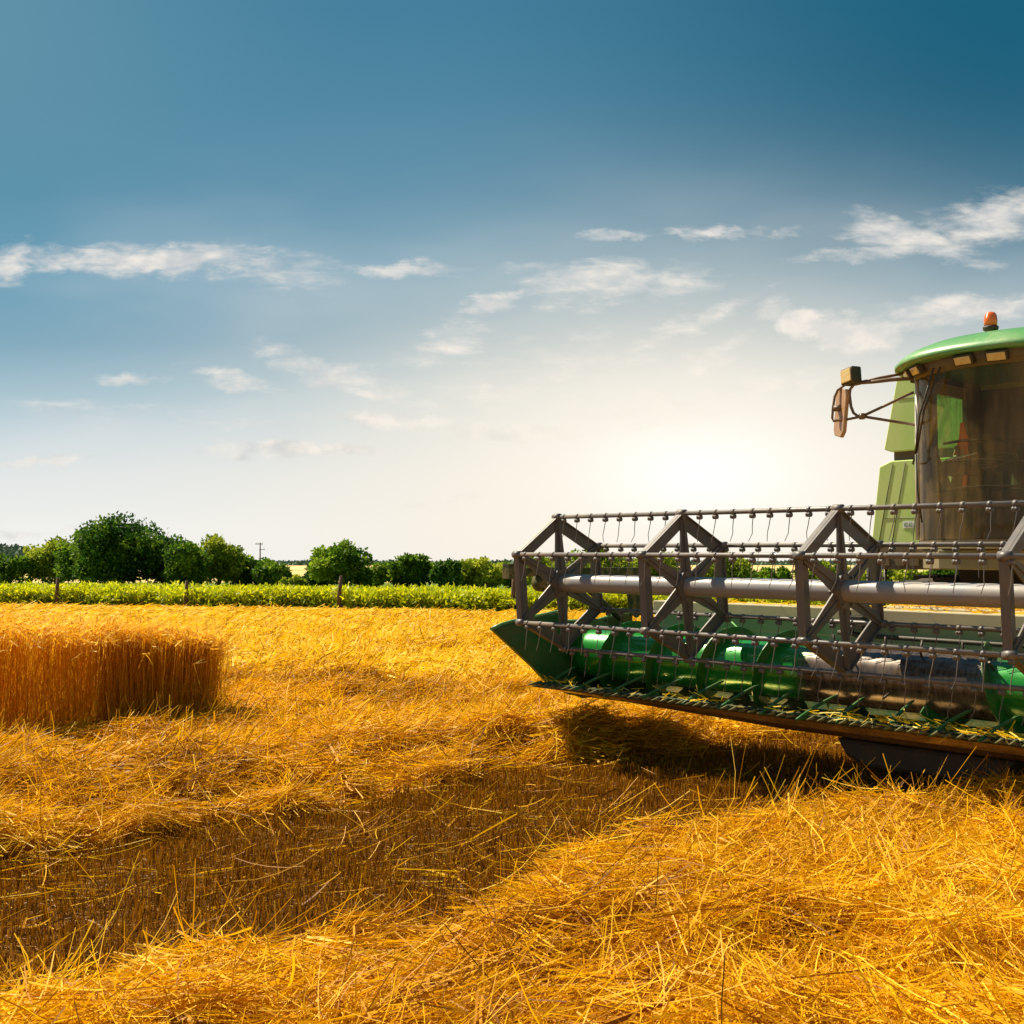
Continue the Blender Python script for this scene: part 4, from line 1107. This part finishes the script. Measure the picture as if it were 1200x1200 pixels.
mb = MB(); mb.prism([(6.903, .30), (6.903, 1.75), (8.2, 1.55), (8.9, .9), (9.0, -.1), (8.2, -.3)], 0, .95, BR - .95); part(mb, 'straw_hood', 'hull', body, .02)
mb = MB(); mb.prism([(3.7, -.75), (3.5, .295), (8.1, .295), (8.1, -.55)], 0, 1.55, BR - 1.55); part(mb, 'chassis', 'dark', body, .02)
mb = MB(); mb.box((1.12, 2.95, .27), (1.70, 3.58, .325)); mb.box((1.12, 2.95, .12), (1.70, 3.02, .262))
for k in range(4): mb.box((1.14 + k * .14, 2.93, .15), (1.22 + k * .14, 2.948, .235))
part(mb, 'side_platform', 'cabdark', body, .004)
mb = MB()
for xx_ in (.95, 1.12): mb.tube([(xx_, 3.05, .27), (xx_, 2.95, -.85)], .016, 8)
for k in range(4): mb.box((.95, 2.93 + k * .022, -.75 + k * .26), (1.12, 3.04 + k * .022, -.73 + k * .26))
part(mb, 'ladder', 'dark', body)
part(MB().tube([(.72, 5.2, 1.1), (.70, 4.4, 1.3), (.60, 6.0, 1.75), (.62, 8.3, 1.95)], [.17, .17, .17, .15], 14), 'unloading_auger', 'hull', body)


def wheel(cx_, cy_, rad, wid):
    zc = -ZO + rad + .012
    t = MB().lathe((cx_, cy_, zc), [(rad * .55, -wid * .42), (rad * .80, -wid * .5), (rad * .93, -wid * .46), (rad * .965, -wid * .3), (rad * .97, 0), (rad * .965, wid * .3), (rad * .93, wid * .46), (rad * .80, wid * .5), (rad * .55, wid * .42)], 40, axis=0)
    for k in range(22):
        for sg in (-1, 1):
            a = 2 * PI * (k + (.5 if sg > 0 else 0)) / 22
            rt = Matrix.Rotation(a, 3, 'X') @ Matrix.Rotation(R(28) * sg, 3, 'Z')
            c_ = Vector((cx_ + sg * wid * .24, cy_, zc)) + Matrix.Rotation(a, 3, 'X') @ Vector((0, rad * .972, 0))
            t.obox(c_, (wid * .46, .055 * rad, .05), Matrix.Rotation(a, 3, 'X') @ Matrix.Rotation(0, 3, 'Z'))
    wh = part(t, 'wheel', 'rubber', CH, recalc=False)
    part(MB().lathe((cx_, cy_, zc), [(.0, -wid * .12), (rad * .2, -wid * .12), (rad * .25, -wid * .3), (rad * .5, -wid * .36), (rad * .56, -wid * .43), (rad * .56, wid * .43), (rad * .5, wid * .36), (rad * .25, wid * .3), (rad * .2, wid * .12), (0, wid * .12)], 32, axis=0), 'rim', 'yellow', wh)


wheel(CX - 1.22, 3.75, .72, .50); wheel(CX + 1.22, 3.75, .72, .50)
wheel(CX - 1.15, 7.4, .50, .34); wheel(CX + 1.15, 7.4, .50, .34)
part(MB().tube([(CX - 1.2, 3.75, -.65), (CX + 1.2, 3.75, -.65)], .09, 12), 'axle', 'dark', CH)
part(MB().tube([(CX - 1.1, 7.4, -.87), (CX + 1.1, 7.4, -.87)], .06, 12), 'axle', 'dark', CH)

# --- loose straw on the cutter bar, feeder top and auger (not part of the machine)
r = np.random.default_rng(64)


def toworld(P):
    P = np.asarray(P, float).copy(); P[:, 2] += ZO
    return P @ np.array(Rm).T + np.array(base_pt)


pl = []
n = 420; lx = r.uniform(HL + .05, HR_, n); k = r.random(n) < .25 + .75 * (vn(lx * 3.2, lx * 0 + 2) > .5); lx = lx[k]; n = len(lx)
pl.append((np.stack([lx, r.normal(.03, .055, n), -.80 + np.abs(r.normal(size=n)) * .012], -1), .25))
n = 160; lx = r.uniform(2.4, HR_, n); pl.append((np.stack([lx, r.uniform(.05, .3, n), -.80 - .03 * r.random(n)], -1), .2))
n = 1600; pl.append((np.stack([r.uniform(2.18, 3.3, n), r.uniform(1.22, 2.1, n), -.125 + np.abs(r.normal(size=n)) * .010], -1), .12))
n = 300; pl.append((np.stack([r.uniform(.3, 5.2, n), r.uniform(1.03, 1.28, n), np.full(n, -.148)], -1), .1))
pp = []
for k, (P, pz) in enumerate(pl):
    n = len(P); az = r.random(n) * 6.28
    d = np.stack([np.cos(az), np.sin(az) * .5, r.normal(size=n) * pz], -1); d /= np.linalg.norm(d, axis=1, keepdims=True)
    L = r.uniform(.04, .17, n); c_ = P - d * (L * .5)[:, None]; c_[:, 2] = np.maximum(c_[:, 2], P[:, 2] - .004)
    pp.append(ribbons(toworld(c_), d @ np.array(Rm).T, L, r.uniform(.005, .010, n), 2, .15, None, .1, 90 + k, r.uniform(.5, 1, n)))
v_, q_, t_ = merge(pp)
tag(fastmesh('straw_litter', v_, q_, M['straw'], t_), 'bits of straw caught along the cutter bar and on top of the feeder house', 'straw', kind='stuff')
